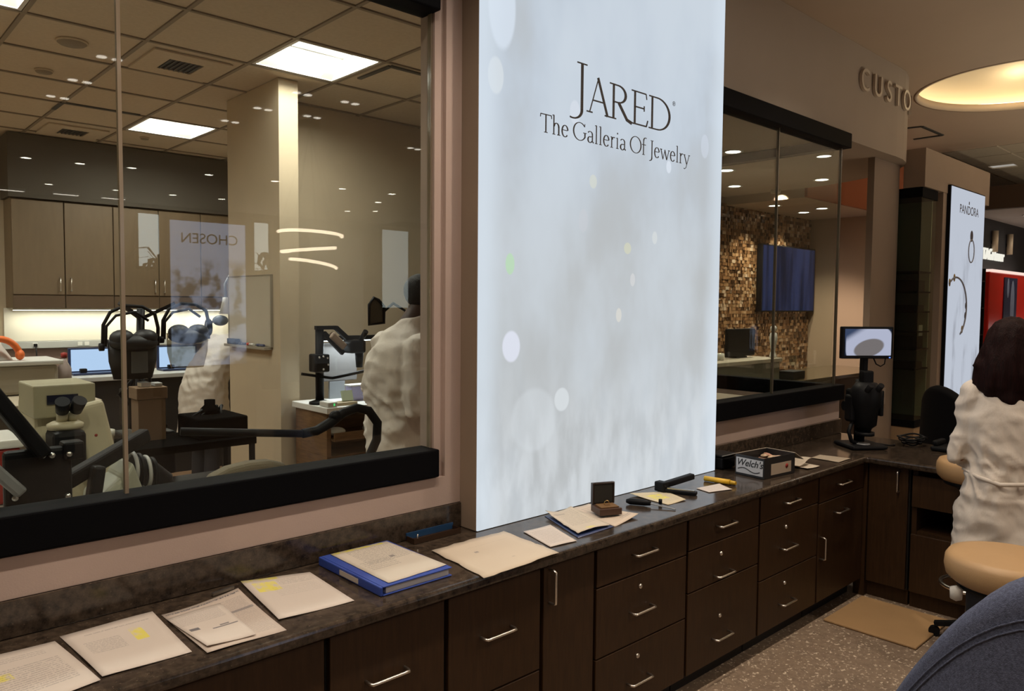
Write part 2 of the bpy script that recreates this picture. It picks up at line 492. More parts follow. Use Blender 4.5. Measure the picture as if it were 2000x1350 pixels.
# dropped ceiling past it, with its burnt orange upright face
struct(MB().box((7.09, 3.50, 2.75), (9.3, 4.6, 3.49)).build('trim_soffit', M['ceil']))
sbox('wall_accent', (7.09, 3.47, 2.755), (9.75, 3.499, 3.49), mat('orange_paint', (0.34, 0.10, 0.035), 0.7))
sbox('wall_niche', (9.0, 2.95, 0), (9.1, 4.6, 2.75), mat('niche_tan', (0.42, 0.30, 0.205), 0.8))
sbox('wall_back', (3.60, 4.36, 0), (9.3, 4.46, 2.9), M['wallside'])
sbox('wall_divider', (3.56, 2.376, 0), (3.62, 4.46, 3.2), M['wshop'])
# pillar beside the corner window
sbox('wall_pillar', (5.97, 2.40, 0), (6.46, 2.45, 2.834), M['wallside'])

# ---- workshop shell
sbox('wall_workshop', (2.52, 5.40, 0), (4.9, 5.5, 3.2), M['wshop'])
sbox('wall_partition', (2.38, 4.86, 0), (2.52, 5.70, 3.2), M['wshop'])
sbox('wall_workshop_rear', (-1.6, 8.42, 0), (3.7, 8.5, 3.2), M['wshop'])
sbox('wall_workshop_side', (3.6, 5.5, 0), (3.7, 8.5, 3.2), M['wshop'])
sbox('wall_workshop_end', (-1.7, 2.376, 0), (-1.6, 8.5, 3.2), M['wshop'])
sbox('wall_alcove', (3.62, 4.46, 0), (4.95, 4.52, 3.2), M['wshop'])
sbox('wall_alcove_end', (4.9, 4.52, 0), (4.96, 5.5, 3.2), M['wshop'])
sbox('baseboard_partition', (2.366, 4.846, 0), (2.38, 5.70, 0.10), M['wood'])
c2 = sbox('ceiling', (-1.7, 2.376, 3.34), (4.96, 8.5, 3.40), M['wshop'])
X0, Y0, DX, DY = 0.90, 4.08, 0.605, 0.64
skip = {(2, 0), (2, 4), (-1, 0), (-2, 4), (-3, 1)}
tile_me = None
for i in range(-4, 7):
    for j in range(-3, 7):
        if (i, j) in skip: continue
        x, y = X0 + i*DX, Y0 + j*DY
        if y + DY < 2.39 or x + DX > 4.95 or y + DY > 8.60: continue
        if i >= 5 and j > 1: continue
        a = (x + 0.014, max(y + 0.014, 2.385)); b = (x + DX - 0.014, min(y + DY - 0.014, 8.41))
        full = a[1] > 2.39 and b[1] < 8.4
        if full and tile_me is not None:
            o = bpy.data.objects.new('ceiling_tile', tile_me); C.objects.link(o)
        else:
            o = MB().box((a[0], a[1], 3.204), (b[0], b[1], 3.222)).build('ceiling_tile', M['tile'], org=((x, y, 3.2)), bevel=0)
            if full: tile_me = o.data
        o.parent = c2; o.location = Vector((x, y, 3.2)) - ORG[c2.name]
for i in range(-4, 8):
    x = X0 + i*DX
    if x > 4.9: continue
    ym = 8.42 if x < 3.6 else 5.4
    MB().box((x - 0.011, 2.38, 3.197), (x + 0.011, ym, 3.238)).build('grid_bar', M['grid'], c2)
for j in range(-2, 7):
    y = Y0 + j*DY
    MB().box((-1.6, y - 0.011, 3.196), (3.6 if y > 5.4 else 4.9, y + 0.011, 3.237)).build('grid_bar', M['grid'], c2)

# ---- workshop window
win = struct(thing('window_1', '', '', (0.3, 2.29, 1.05))); del win['label']; del win['category']
MB().box((-3.2, 2.255, 1.05), (1.738, 2.37, 1.155)).build('sill', M['black'], win, bevel=0.006)
MB().box((-3.2, 2.255, 2.765), (1.738, 2.37, 2.87)).build('head_rail', M['black'], win, bevel=0.006)
MB().box((-3.0, 2.308, 1.154), (0.657, 2.318, 2.766)).build('pane', M['glass'], win)
MB().box((0.667, 2.308, 1.154), (1.728, 2.318, 2.766)).build('pane', M['glass'], win)
MB().box((0.657, 2.305, 1.154), (0.667, 2.321, 2.766)).build('pane_joint', M['glassedge'], win)
MB().box((1.728, 2.302, 1.154), (1.735, 2.324, 2.766)).build('pane_edge', M['glassedge'], win)
# ---- corner window of the next room
w2 = struct(thing('window_2', '', '', (4.4, 2.29, 1.067))); del w2['label']; del w2['category']
MB().box((3.60, 2.255, 1.067), (5.235, 2.36, 1.17)).build('sill', M['black'], w2, bevel=0.005)
MB().box((3.60, 2.255, 2.77), (5.225, 2.36, 2.87)).build('head_rail', M['black'], w2, bevel=0.005)
MB().box((5.15, 2.362, 1.067), (5.235, 4.34, 1.17)).build('sill', M['black'], w2, bevel=0.005)
MB().box((5.15, 2.362, 2.77), (5.225, 4.34, 2.834)).build('head_rail', M['black'], w2, bevel=0.005)
MB().box((3.62, 2.303, 1.169), (4.318, 2.313, 2.771)).build('pane', M['glass'], w2)
MB().box((4.328, 2.303, 1.169), (5.17, 2.313, 2.771)).build('pane', M['glass'], w2)
MB().box((4.318, 2.300, 1.169), (4.328, 2.316, 2.771)).build('pane_joint', M['edge_dark'], w2)
MB().box((5.172, 2.33, 1.169), (5.182, 4.34, 2.771)).build('pane', M['glass'], w2)
MB().box((5.170, 2.300, 1.169), (5.184, 2.316, 2.771)).build('pane_edge', M['edge_dark'], w2)
sbox('wall_low', (5.15, 2.377, 0), (5.235, 4.35, 1.066), M['wall'])

# ================================================================ LIGHT BOX
lb = thing('light_box_sign', 'tall backlit white sign panel with dark serif lettering standing on the counter', 'sign', (2.67, 2.23, 0.836))
MB().box((1.851, 2.178, 0.837), (3.490, 2.289, 3.495)).build('case', M['wallside'], lb, bevel=0.002)
def lightbox_mat():
    m = bpy.data.materials.new('backlit_film'); m.use_nodes = True
    nt = m.node_tree; nt.nodes.clear(); g = NG(nt)
    out = nt.nodes.new('ShaderNodeOutputMaterial'); e = nt.nodes.new('ShaderNodeEmission')
    tc = nt.nodes.new('ShaderNodeTexCoord'); sp = nt.nodes.new('ShaderNodeSeparateXYZ')
    nt.links.new(tc.outputs['Object'], sp.inputs[0])
    x, z = sp.outputs[0], sp.outputs[2]
    st = nt.nodes.new('ShaderNodeMapping'); st.inputs['Scale'].default_value = (1.0, 1.0, 0.55)
    nt.links.new(tc.outputs['Object'], st.inputs[0])
    st3 = nt.nodes.new('ShaderNodeMapping'); st3.inputs['Scale'].default_value = (5.0, 1.0, 1.8)
    nt.links.new(tc.outputs['Object'], st3.inputs[0])
    big = g.noise(st.outputs[0], 2.0, 4)
    fine = g.noise(st3.outputs[0], 2.6, 4)
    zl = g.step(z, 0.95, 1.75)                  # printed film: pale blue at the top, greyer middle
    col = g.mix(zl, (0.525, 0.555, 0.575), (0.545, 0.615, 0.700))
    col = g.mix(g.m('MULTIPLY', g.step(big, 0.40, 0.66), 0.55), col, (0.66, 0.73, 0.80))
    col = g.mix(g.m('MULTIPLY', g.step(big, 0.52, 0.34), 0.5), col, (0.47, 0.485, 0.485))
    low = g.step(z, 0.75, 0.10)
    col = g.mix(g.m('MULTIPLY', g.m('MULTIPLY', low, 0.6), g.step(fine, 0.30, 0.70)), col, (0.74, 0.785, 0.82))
    spots = [(-0.66, 1.02, 0.024, 0.042, (0.48, 0.78, 0.42), 0.6), (-0.65, 0.70, 0.048, 0.062, (0.80, 0.83, 0.95), 0.75),
             (0.005, 0.82, 0.020, 0.032, (0.72, 0.71, 0.66), 0.8), (-0.30, 1.66, 0.032, 0.050, (0.70, 0.75, 0.83), 0.7), (-0.18, 1.39, 0.024, 0.030, (0.70, 0.72, 0.62), 0.6),
             (0.06, 1.12, 0.026, 0.026, (0.70, 0.70, 0.50), 0.6), (0.26, 1.18, 0.02, 0.03, (0.72, 0.75, 0.74), 0.6), (0.10, 0.98, 0.018, 0.03, (0.72, 0.72, 0.72), 0.6),
             (0.66, 1.66, 0.035, 0.06, (0.66, 0.72, 0.82), 0.5), (-0.52, 0.40, 0.13, 0.13, (0.74, 0.79, 0.83), 0.3), (-0.36, 0.47, 0.045, 0.05, (0.78, 0.83, 0.86), 0.6),
             (-0.71, 1.98, 0.07, 0.16, (0.70, 0.78, 0.88), 0.8), (0.36, 1.52, 0.02, 0.03, (0.80, 0.86, 0.95), 0.6), (-0.74, 1.72, 0.04, 0.07, (0.72, 0.77, 0.8), 0.7), (-0.24, 1.22, 0.03, 0.05, (0.60, 0.62, 0.66), 0.5)]
    for (sx, sz, rx, rz, c, a) in spots:
        dx = g.m('DIVIDE', g.m('SUBTRACT', x, sx), rx); dz = g.m('DIVIDE', g.m('SUBTRACT', z, sz), rz)
        d = g.m('ADD', g.m('MULTIPLY', dx, dx), g.m('MULTIPLY', dz, dz))
        col = g.mix(g.m('MULTIPLY', g.step(d, 1.15, 0.75), a), col, c)
    # edge glow painted into the film colour, paler along the two long edges
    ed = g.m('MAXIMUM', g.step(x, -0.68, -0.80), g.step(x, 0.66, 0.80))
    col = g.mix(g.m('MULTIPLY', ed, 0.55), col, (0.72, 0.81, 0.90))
    nt.links.new(col, e.inputs[0]); e.inputs[1].default_value = 0.98
    nt.links.new(e.outputs[0], out.inputs[0])
    return m
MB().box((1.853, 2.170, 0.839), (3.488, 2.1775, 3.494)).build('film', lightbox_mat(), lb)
M['ink'] = mat('sign_ink', (0.018, 0.014, 0.014), 0.6)
# serif lettering drawn with a broad pen: every stroke is a ribbon of its own width
def arc(cx, cy, rx, ry, a0, a1, n=14):
    return [(cx + rx*math.cos(math.radians(a0 + (a1-a0)*i/n)), cy + ry*math.sin(math.radians(a0 + (a1-a0)*i/n))) for i in range(n+1)]
T, N = 0.095, 0.040   # thick and thin pens (cap height = 1)
def serif(x, y, w=0.11): return ([(x-w, y), (x+w, y)], N*0.95)
def pen(a0):  # curve pen: thick when the stroke runs upright
    return ('c', a0)
GL = {
 'J': (0.50, [([(0.36, 1.28), (0.36, 0.0)], T*1.15), serif(0.36, 1.27, 0.15), (arc(0.10, 0.0, 0.26, 0.27, 0, -110, 12), 'v')]),
 'A': (0.66, [([(0.06, 0.0), (0.33, 1.02)], N), ([(0.31, 1.02), (0.62, 0.0)], T), ([(0.15, 0.36), (0.50, 0.36)], N), serif(0.06, 0.015, 0.09), serif(0.63, 0.015, 0.10)]),
 'R': (0.68, [([(0.12, 0.0), (0.12, 1.0)], T), serif(0.10, 0.015), serif(0.08, 0.985, 0.09), ([(0.12, 0.98), (0.26, 0.98)], N), (arc(0.26, 0.735, 0.25, 0.245, 90, -90), 'v'), ([(0.12, 0.49), (0.28, 0.49)], N), ([(0.28, 0.49), (0.56, 0.06), (0.72, 0.0)], T)]),
 'E': (0.58, [([(0.12, 0.0), (0.12, 1.0)], T), ([(0.0, 0.98), (0.50, 0.98)], N), ([(0.50, 0.99), (0.53, 0.82)], N), ([(0.12, 0.53), (0.44, 0.53)], N), ([(0.44, 0.61), (0.44, 0.45)], N), ([(0.0, 0.02), (0.52, 0.02)], N), ([(0.52, 0.01), (0.57, 0.20)], N)]),
 'D': (0.82, [([(0.12, 0.0), (0.12, 1.0)], T), ([(0.0, 0.98), (0.30, 0.98)], N), ([(0.0, 0.02), (0.30, 0.02)], N), (arc(0.30, 0.5, 0.46, 0.48, 90, -90, 20), 'v')]),
 'T': (0.70, [([(0.35, 0.0), (0.35, 1.0)], T), serif(0.35, 0.015), ([(0.02, 0.97), (0.68, 0.97)], N*1.2), ([(0.02, 0.98), (0.0, 0.80)], N), ([(0.68, 0.98), (0.70, 0.80)], N)]),
 'h': (0.56, [([(0.12, 0.0), (0.12, 1.06)], T*.9), serif(0.12, 0.015, .09), ([(0.02, 1.03), (0.12, 1.06)], N), (arc(0.28, 0.42, 0.15, 0.22, 170, 0), 'v'), ([(0.43, 0.42), (0.43, 0.0)], T*.9), serif(0.43, 0.015, .09)]),
 'e': (0.50, [([(0.07, 0.37), (0.42, 0.37)], N), (arc(0.25, 0.32, 0.19, 0.32, 10, 320, 20), 'v')]),
 'G': (0.92, [(arc(0.46, 0.5, 0.42, 0.50, 42, 325, 26), 'v'), ([(0.79, 0.80), (0.80, 0.98)], N), ([(0.81, 0.20), (0.81, 0.46)], T), serif(0.80, 0.46, 0.11)]),
 'a': (0.50, [(arc(0.22, 0.47, 0.16, 0.17, 150, 0, 10), 'v'), ([(0.38, 0.47), (0.38, 0.08), (0.47, 0.02)], T*.9), (arc(0.21, 0.17, 0.14, 0.17, 60, 330, 16), 'v'), ([(0.26, 0.33), (0.38, 0.38)], N)]),
 'l': (0.27, [([(0.13, 0.0), (0.13, 1.06)], T*.9), serif(0.13, 0.015, .09), ([(0.03, 1.03), (0.13, 1.06)], N)]),
 'r': (0.38, [([(0.12, 0.0), (0.12, 0.64)], T*.9), serif(0.12, 0.015, .09), ([(0.03, 0.61), (0.12, 0.64)], N), (arc(0.27, 0.45, 0.13, 0.18, 170, 60, 8), 'v')]),
 'i': (0.27, [([(0.13, 0.0), (0.13, 0.64)], T*.9), serif(0.13, 0.015, .09), ([(0.04, 0.61), (0.13, 0.64)], N), ([(0.10, 0.90), (0.16, 0.90)], 0.09)]),
 'O': (0.94, [(arc(0.47, 0.5, 0.42, 0.50, 0, 360, 36), 'v')]),
 'f': (0.32, [([(0.13, 0.0), (0.13, 0.85)], T*.9), (arc(0.28, 0.86, 0.15, 0.20, 180, 60, 8), 'v'), serif(0.13, 0.015, .09), ([(0.0, 0.62), (0.30, 0.62)], N)]),
 'j': (0.36, [([(0.22, 1.0), (0.22, -0.05)], T), serif(0.22, 0.985), (arc(0.04, -0.05, 0.18, 0.22, 0, -100, 10), 'v')]),
 'w': (0.80, [([(0.06, 0.62), (0.24, 0.0)], T*.9), ([(0.24, 0.0), (0.40, 0.60)], N), ([(0.38, 0.62), (0.56, 0.0)], T*.9), ([(0.56, 0.0), (0.74, 0.62)], N), serif(0.06, 0.615, .08), serif(0.74, 0.615, .07)]),
 'y': (0.54, [([(0.06, 0.62), (0.28, 0.02)], T*.9), ([(0.50, 0.62), (0.22, -0.22), (0.10, -0.30), (0.03, -0.27)], N*1.1), serif(0.06, 0.615, .08), serif(0.50, 0.615, .07)]),
 ' ': (0.22, []),
}
def lettering(name, s, parent, x0, x1, z0, h, y, m, custom=None):
    adv = []; x = 0; out = []
    for k, ch in enumerate(s):
        adv.append(x); x += GL[ch][0] + 0.03
    sx = (x1 - x0) / x
    for k, ch in enumerate(s):
        if ch == ' ': continue
        mb = MB()
        for si, (pts, wd) in enumerate(GL[ch][1]):
            yo = y - 0.00035 * si
            P2 = [Vector(((adv[k] + p[0]) * sx, p[1] * h)) for p in pts]
            L = []; n = len(P2)
            for i in range(n):
                d = (P2[min(i+1, n-1)] - P2[max(i-1, 0)]).normalized()
                if wd == 'v': ww = (N + (T*1.1 - N) * abs(d.y) ** 1.6) * h
                else: ww = wd * h
                nn = Vector((-d.y, d.x)) * ww / 2
                L.append((P2[i] + nn, P2[i] - nn))
            vs = []; fs = []
            for a, b in L:
                vs += [(x0 + a.x, yo, z0 + a.y), (x0 + b.x, yo, z0 + b.y), (x0 + a.x, y + 0.0010, z0 + a.y), (x0 + b.x, y + 0.0010, z0 + b.y)]
            for i in range(n-1):
                q = 4*i; r = q + 4
                fs += [(q, q+1, r+1, r), (q+2, r+2, r+3, q+3), (q, r, r+2, q+2), (q+1, q+3, r+3, r+1)]
            mb.add(vs, fs)
        mb.build(name, m, parent)
lettering('letter', 'JARED', lb, 2.335, 3.045, 2.512, 0.150, 2.1685, M['ink'])
GL['J'] = GL['j']
lettering('letter', 'The Galleria Of Jewelry', lb, 2.166, 3.200, 2.386, 0.073, 2.1685, M['ink'])
text('trademark', '®', M['ink'], lb, frame((3.06, 2.1688, 2.655), (1, 0, 0), (0, 0, 1)), 0.03, 0.0004)
# ================================================================ COUNTER AND CABINETS
ct = MB().prism([(-1.4, 1.80), (4.50, 1.80), (4.50, 0.25), (5.235, 0.25), (5.235, 2.288), (-1.4, 2.288)], 0.795, 0.835).build('countertop', M['granite'], org=(2, 2.0, 0.795), bevel=0.012, seg=3)
tag(ct, 'dark speckled brown stone countertop running under the light box and round the corner', 'countertop')
b1 = MB().box((-1.4, 2.262, 0.836), (1.848, 2.2715, 0.934)).build('backsplash', M['granite'], org=(0.3, 2.27, 0.836), bevel=0.003)
tag(b1, 'speckled brown stone backsplash strip under the wide workshop window', 'backsplash')
b2 = MB().box((3.492, 2.262, 0.836), (5.22, 2.288, 0.934)).build('backsplash', M['granite'], org=(4.3, 2.27, 0.836), bevel=0.003)
tag(b2, 'short brown stone backsplash strip beyond the light box under the corner window', 'backsplash')

def handle_bar(p, q, out, m=None):
    """bow handle between two fixing points p, q standing off the face along out"""
    p = Vector(p); q = Vector(q); o = Vector(out); d = (q - p).normalized(); r = 0.010
    pts = [p, p + o - o.normalized()*r, p + o + d*r*0.5, p + o + d*r*1.6] + [q + o - d*r*1.6, q + o - d*r*0.5, q + o - o.normalized()*r, q]
    return MB().tube(pts, 0.0048, 8)
HAND, LOCK = None, None
def put_handle(parent, x, z, vertical=False, axis='y', face=1.824):
    L = 0.066
    if axis == 'y':
        if vertical: h = handle_bar((x, face, z + L*0.9), (x, face, z - L*0.9), (0, -0.032, 0))
        else: h = handle_bar((x - L, face, z), (x + L, face, z), (0, -0.032, 0))
    else:
        if vertical: h = handle_bar((face, x, z + L*0.9), (face, x, z - L*0.9), (-0.032, 0, 0))
        else: h = handle_bar((face, x - L, z), (face, x + L, z), (-0.032, 0, 0))
    h.build('handle', M['chrome'], parent)
def put_lock(parent, x, z, face=1.824):
    MB().lathe((x, face, z), [(0.0, 0.006), (0.007, 0.006), (0.010, 0.003), (0.010, 0.0)], 16, ax=(0, -1, 0)).box((x-0.001, face-0.0072, z-0.004), (x+0.001, face-0.0055, z+0.004)).build('lock', M['chrome'], parent)
def cabinet(x0, x1, fronts, label):
    t = thing('base_cabinet', label, 'cabinet', ((x0+x1)/2, 2.05, 0.0), 'dark wood base cabinets under the counter')
    MB().box((x0+0.004, 1.846, 0.10), (x1-0.004, 2.28, 0.793)).build('carcass', M['mblack'], t)
    MB().box((x0+0.004, 1.90, 0.001), (x1-0.004, 2.26, 0.099)).build('toe_kick', M['mblack'], t)
    for (kind, z0, z1, hs, ls) in fronts:
        d = MB().box((x0+0.009, 1.824, z0+0.003), (x1-0.009, 1.845, z1-0.003)).build(kind, M['wood'], t, bevel=0.0015, seg=1)
        for (hx, hz, ve) in hs: put_handle(d, hx, hz, ve)
        for (lx, lz) in ls: put_lock(d, lx, lz)
    return t
cabinet(-0.42, 0.45, [('drawer', 0.43, 0.79, [(0.015, 0.625, False)], []), ('drawer', 0.10, 0.43, [(0.015, 0.3, False)], [])], 'dark wood two-drawer cabinet below the printed sheets at the near counter end')
cabinet(0.45, 1.022, [('door', 0.10, 0.79, [(0.52, 0.55, True)], [])], 'dark wood cabinet below the newsletters, its plain face without a visible handle')
cabinet(1.022, 1.434, [('drawer', 0.43, 0.79, [(1.21, 0.625, False)], []), ('drawer', 0.10, 0.43, [(1.21, 0.3, False)], [])], 'dark wood drawer cabinet directly below the blue binder')
cabinet(1.434, 1.854, [('drawer', 0.43, 0.79, [(1.64, 0.625, False)], []), ('drawer', 0.10, 0.43, [(1.64, 0.3, False)], [])], 'dark wood drawer cabinet below the big overhanging napkin sheet')
cabinet(1.854, 2.137, [('door', 0.10, 0.79, [(1.89, 0.715, True)], [])], 'narrow dark wood door cabinet with an upright bow handle')
cabinet(2.137, 2.735, [('drawer', 0.64, 0.79, [(2.42, 0.725, False)], []), ('drawer', 0.365, 0.64, [(2.41, 0.495, False)], [(2.41, 0.585)]), ('drawer', 0.10, 0.365, [(2.40, 0.212, False)], [(2.40, 0.305)])], 'dark wood three-drawer lockable cabinet below the open ring box')
cabinet(2.735, 3.336, [('drawer', 0.65, 0.79, [(3.02, 0.722, False)], []), ('drawer', 0.465, 0.65, [(3.01, 0.497, False)], [(3.0, 0.588)]), ('drawer', 0.10, 0.465, [(3.005, 0.212, False)], [(3.0, 0.303)])], 'dark wood lockable drawer cabinet below the black stapler and yellow tool')
cabinet(3.336, 3.955, [('drawer', 0.655, 0.79, [(3.63, 0.722, False)], []), ('drawer', 0.37, 0.655, [(3.61, 0.492, False)], [(3.6, 0.592)]), ('drawer', 0.10, 0.37, [(3.61, 0.208, False)], [(3.6, 0.305)])], 'dark wood lockable three-drawer cabinet below the black and white carton')
cabinet(3.955, 4.535, [('drawer', 0.645, 0.79, [(4.235, 0.722, False)], []), ('door', 0.10, 0.645, [(3.985, 0.40, True), (4.21, 0.568, False)], [])], 'dark wood cabinet in the inner corner with one drawer over a door')
# return run
def rcab(y0, y1, label):
    t = thing('base_cabinet', label, 'cabinet', (4.85, (y0+y1)/2, 0.0), 'dark wood base cabinets under the counter')
    MB().box((4.58, y0+0.003, 0.001), (5.2, y1-0.003, 0.09)).build('toe_kick', M['wood'], t)
    return t
t = rcab(1.575, 1.81, 'dark wood door cabinet beside the knee space, upright handle near the top')
MB().box((4.566, 1.578, 0.092), (5.2, 1.807, 0.793)).build('carcass', M['mblack'], t)
MB().box((4.538, 1.8075, 0.0), (4.60, 1.87, 0.793)).build('filler', M['wood'], t)
d = MB().box((4.545, 1.585, 0.095), (4.565, 1.80, 0.79)).build('door', M['wood'], t, bevel=0.0015, seg=1)
put_handle(d, 1.632, 0.713, True, 'x', 4.545)
t = rcab(0.62, 1.57, 'dark wood cabinet with an open shelf recess behind the standing woman')
MB().box((4.566, 1.54, 0.092), (5.2, 1.566, 0.793)).box((4.566, 0.625, 0.092), (5.2, 0.65, 0.793)).box((5.17, 0.65, 0.092), (5.2, 1.54, 0.793)).box((4.57, 0.65, 0.42), (5.17, 1.54, 0.44)).build('carcass', M['wood'], t)
MB().box((4.545, 0.63, 0.582), (4.565, 1.562, 0.76)).build('apron', M['wood'], t, bevel=0.0015, seg=1)
MB().box((4.545, 0.63, 0.095), (4.565, 1.562, 0.425)).build('panel', M['wood'], t, bevel=0.0015, seg=1)
t = rcab(0.28, 0.615, 'dark wood end cabinet of the return counter, hidden behind the stool')
MB().box((4.566, 0.285, 0.092), (5.2, 0.61, 0.793)).build('carcass', M['wood'], t)
MB().box((4.545, 0.29, 0.095), (4.565, 0.605, 0.79)).build('door', M['wood'], t, bevel=0.0015, seg=1)
m_ = MB().box((4.0, 1.33, 0.001), (4.50, 1.80, 0.014)).build('floor_mat', M['tan'], org=(4.25, 1.56, 0.001), bevel=0.005)
tag(m_, 'plain tan rectangular mat lying on the speckled floor in the cabinet corner', 'mat')

# ================================================================ THINGS ON THE COUNTER
Z = 0.8355
PW = (0.64, 0.575, 0.52)
PC = (0.62, 0.53, 0.42)
sheet('paper_sheet', [(0.20, 2.18), (0.446, 2.168), (0.474, 1.872), (0.26, 1.83)], paper_mat('print_a', PW, [(0.1, 0.9, 0.2, 0.7, 14, 0.35), (0.35, 0.85, 0.8, 0.9, 3, 0.3)], [], [(0.30, 0.45, 0.50, 0.62)], seed=1.0), Z,
      'printed white sheet with grey figures at the near end of the counter', 'paper', seed=3)
sheet('paper_sheet', [(0.462, 2.192), (0.690, 2.196), (0.681, 1.879), (0.481, 1.885)], paper_mat('print_b', PW, [(0.12, 0.5, 0.45, 0.72, 9, 0.35), (0.2, 0.9, 0.86, 0.9, 1, 0.35)], [], [(0.62, 0.76, 0.50, 0.78)], seed=2.0), Z,
      'white sheet with one yellow highlighted strip, next to the newsletters', 'paper', seed=4)
sheet('newsletter', [(0.702, 2.16), (0.925, 2.175, 0.012), (0.913, 1.842), (0.705, 1.843)], paper_mat('print_c', (0.56, 0.48, 0.42), [(0.03, 0.97, 0.94, 0.985, 1, 0.95), (0.05, 0.95, 0.5, 0.88, 22, 0.4), (0.5, 0.95, 0.1, 0.5, 20, 0.3)], [(0.6, 0.97, 0.60, 0.64, 0.6)], seed=5.0), Z,
      'newspaper page with a dark headline, lying under a smaller slip', 'paper', seed=5)
sheet('printed_slip', [(0.698, 2.109), (0.847, 2.116), (0.836, 1.857), (0.714, 1.868)], paper_mat('print_d', PW, [(0.06, 0.9, 0.66, 0.95, 11, 0.35)], [(0.08, 0.26, 0.47, 0.54, 0.9), (0.45, 0.95, 0.40, 0.425, 0.85), (0.62, 0.80, 0.44, 0.47, 0.8)], seed=6.0), Z + 0.006,
      'smaller white slip with black bars lying on the newspaper page', 'paper', seed=6)
sheet('paper_sheet', [(0.965, 2.25, 0.006), (1.167, 2.191), (1.15, 1.895), (0.926, 1.913)], paper_mat('print_e', PW, [(0.45, 0.95, 0.78, 0.93, 4, 0.3), (0.3, 0.9, 0.5, 0.75, 6, 0.14)], [], [(0.10, 0.42, 0.66, 0.90), (0.0, 0.5, 0.94, 1.0)], seed=7.0), Z,
      'white form with a yellow highlighted block, just beside the blue binder', 'paper', seed=7)
# ring binder
bd = thing('ring_binder', 'blue ring binder lying flat with a scribbled white cover sheet', 'binder', (1.36, 2.05, 0.836))
BL = mat('blue_vinyl', (0.035, 0.075, 0.36), 0.35)
MB().box((1.232, 1.868, 0.8365), (1.49, 2.235, 0.8400)).build('back_cover', BL, bd, bevel=0.001)
MB().box((1.246, 1.876, 0.8402), (1.482, 2.225, 0.8610)).build('pages', M['white2'], bd)
MB().box((1.232, 1.868, 0.8612), (1.49, 2.235, 0.8648)).build('front_cover', BL, bd, bevel=0.001)
sp = MB().box((1.222, 1.868, 0.8365), (1.2315, 2.235, 0.8650)).build('spine', BL, bd, bevel=0.003)
MB().box((1.2208, 1.99, 0.842), (1.2216, 2.10, 0.858)).build('label_card', mat('card', (0.55, 0.50, 0.45), 0.7), sp)
sheet('cover_sheet', [(1.262, 2.228), (1.478, 2.222), (1.487, 1.892), (1.258, 1.880)], paper_mat('print_f', (0.60, 0.545, 0.47), [(0.2, 0.95, 0.5, 0.95, 12, 0.45), (0.1, 0.6, 0.35, 0.6, 6, 0.35)], [(0.62, 0.70, 0.55, 0.60, 0.7)], [(0.0, 0.9, 0.95, 1.0)], seed=8.0), 0.8652, None, None, parent=bd, curl=0.002, seed=2, ragged=0.001)
sheet('napkin', [(1.585, 2.10), (1.93, 2.103), (1.909, 1.797, -0.004), (1.553, 1.782, -0.003)], paper_mat('print_g', PC, [(0.3, 0.9, 0.78, 0.80, 1, 0.15)], [(0.32, 0.37, 0.62, 0.66, 0.55), (0.55, 0.59, 0.25, 0.28, 0.18)], seed=9.0), Z + 0.0012,
      'large cream paper napkin overhanging the counter edge, with one dark spot', 'napkin', seed=9, curl=0.006, ragged=0.004)
sheet('note_card', [(1.984, 2.056), (2.124, 2.048), (2.053, 1.844), (1.929, 1.859)], paper_mat('print_h', PW, [(0.1, 0.9, 0.15, 0.9, 12, 0.3)], seed=10.0), Z,
      'small white note card between the napkin and the plastic pouch', 'paper', seed=11)
pc = thing('plastic_pouch', 'blue-edged clear pouch holding a crumpled printed receipt', 'pouch', (2.24, 2.03, 0.836))
sheet('backing', [(2.20, 2.155), (2.352, 2.145), (2.296, 1.870), (2.085, 1.866)], mat('blue_film', (0.03, 0.05, 0.14), 0.3), Z, None, None, parent=pc, curl=0.001, seed=1)
sheet('receipt', [(2.205, 2.155, 0.012), (2.346, 2.14, 0.004), (2.29, 1.880), (2.105, 1.885)], paper_mat('print_i', (0.60, 0.53, 0.43), [(0.15, 0.9, 0.3, 0.95, 12, 0.3)], [(0.1, 0.5, 0.80, 0.86, 0.3)], [(0.35, 0.6, 0.05, 0.12)], seed=11.0), Z + 0.006, None, None, parent=pc, curl=0.010, seed=12, ragged=0.003)
sheet('paper_sheet', [(2.362, 2.155), (2.482, 2.163), (2.484, 1.896, 0.010), (2.302, 1.869)], paper_mat('print_j', (0.62, 0.52, 0.42), [(0.55, 0.95, 0.12, 0.2, 2, 0.6), (0.2, 0.9, 0.4, 0.9, 8, 0.25)], seed=12.0), Z,
      'loose receipt lying under the open ring box', 'paper', seed=13, curl=0.004)
# ring box
rb = thing('ring_box', 'open brown wooden ring box on the loose receipt', 'box', (2.405, 2.0, 0.846))
WB = mat('brown_leatherette', (0.060, 0.026, 0.013), 0.4)
R_ = Matrix.Rotation(-0.42, 4, 'Z')
def rbx(mb): return mb.xform(Matrix.Translation((2.405, 2.0, 0.846)) @ R_)
rbx(MB().box((-0.05, -0.045, 0.0), (0.05, 0.045, 0.028))).build('base', WB, rb, bevel=0.003)
rbx(MB().box((-0.05, 0.030, 0.030), (0.05, 0.047, 0.118)).box((-0.05, 0.026, 0.030), (-0.044, 0.030, 0.118)).box((0.044, 0.026, 0.030), (0.05, 0.030, 0.118)).box((-0.044, 0.026, 0.112), (0.044, 0.030, 0.118))).build('lid', mat('lid_brown', (0.028, 0.016, 0.011), 0.4), rb, bevel=0.0015)
rbx(MB().box((-0.042, 0.0285, 0.036), (0.042, 0.0298, 0.110))).build('lid_lining', mat('lining', (0.02, 0.018, 0.014), 0.9), rb)
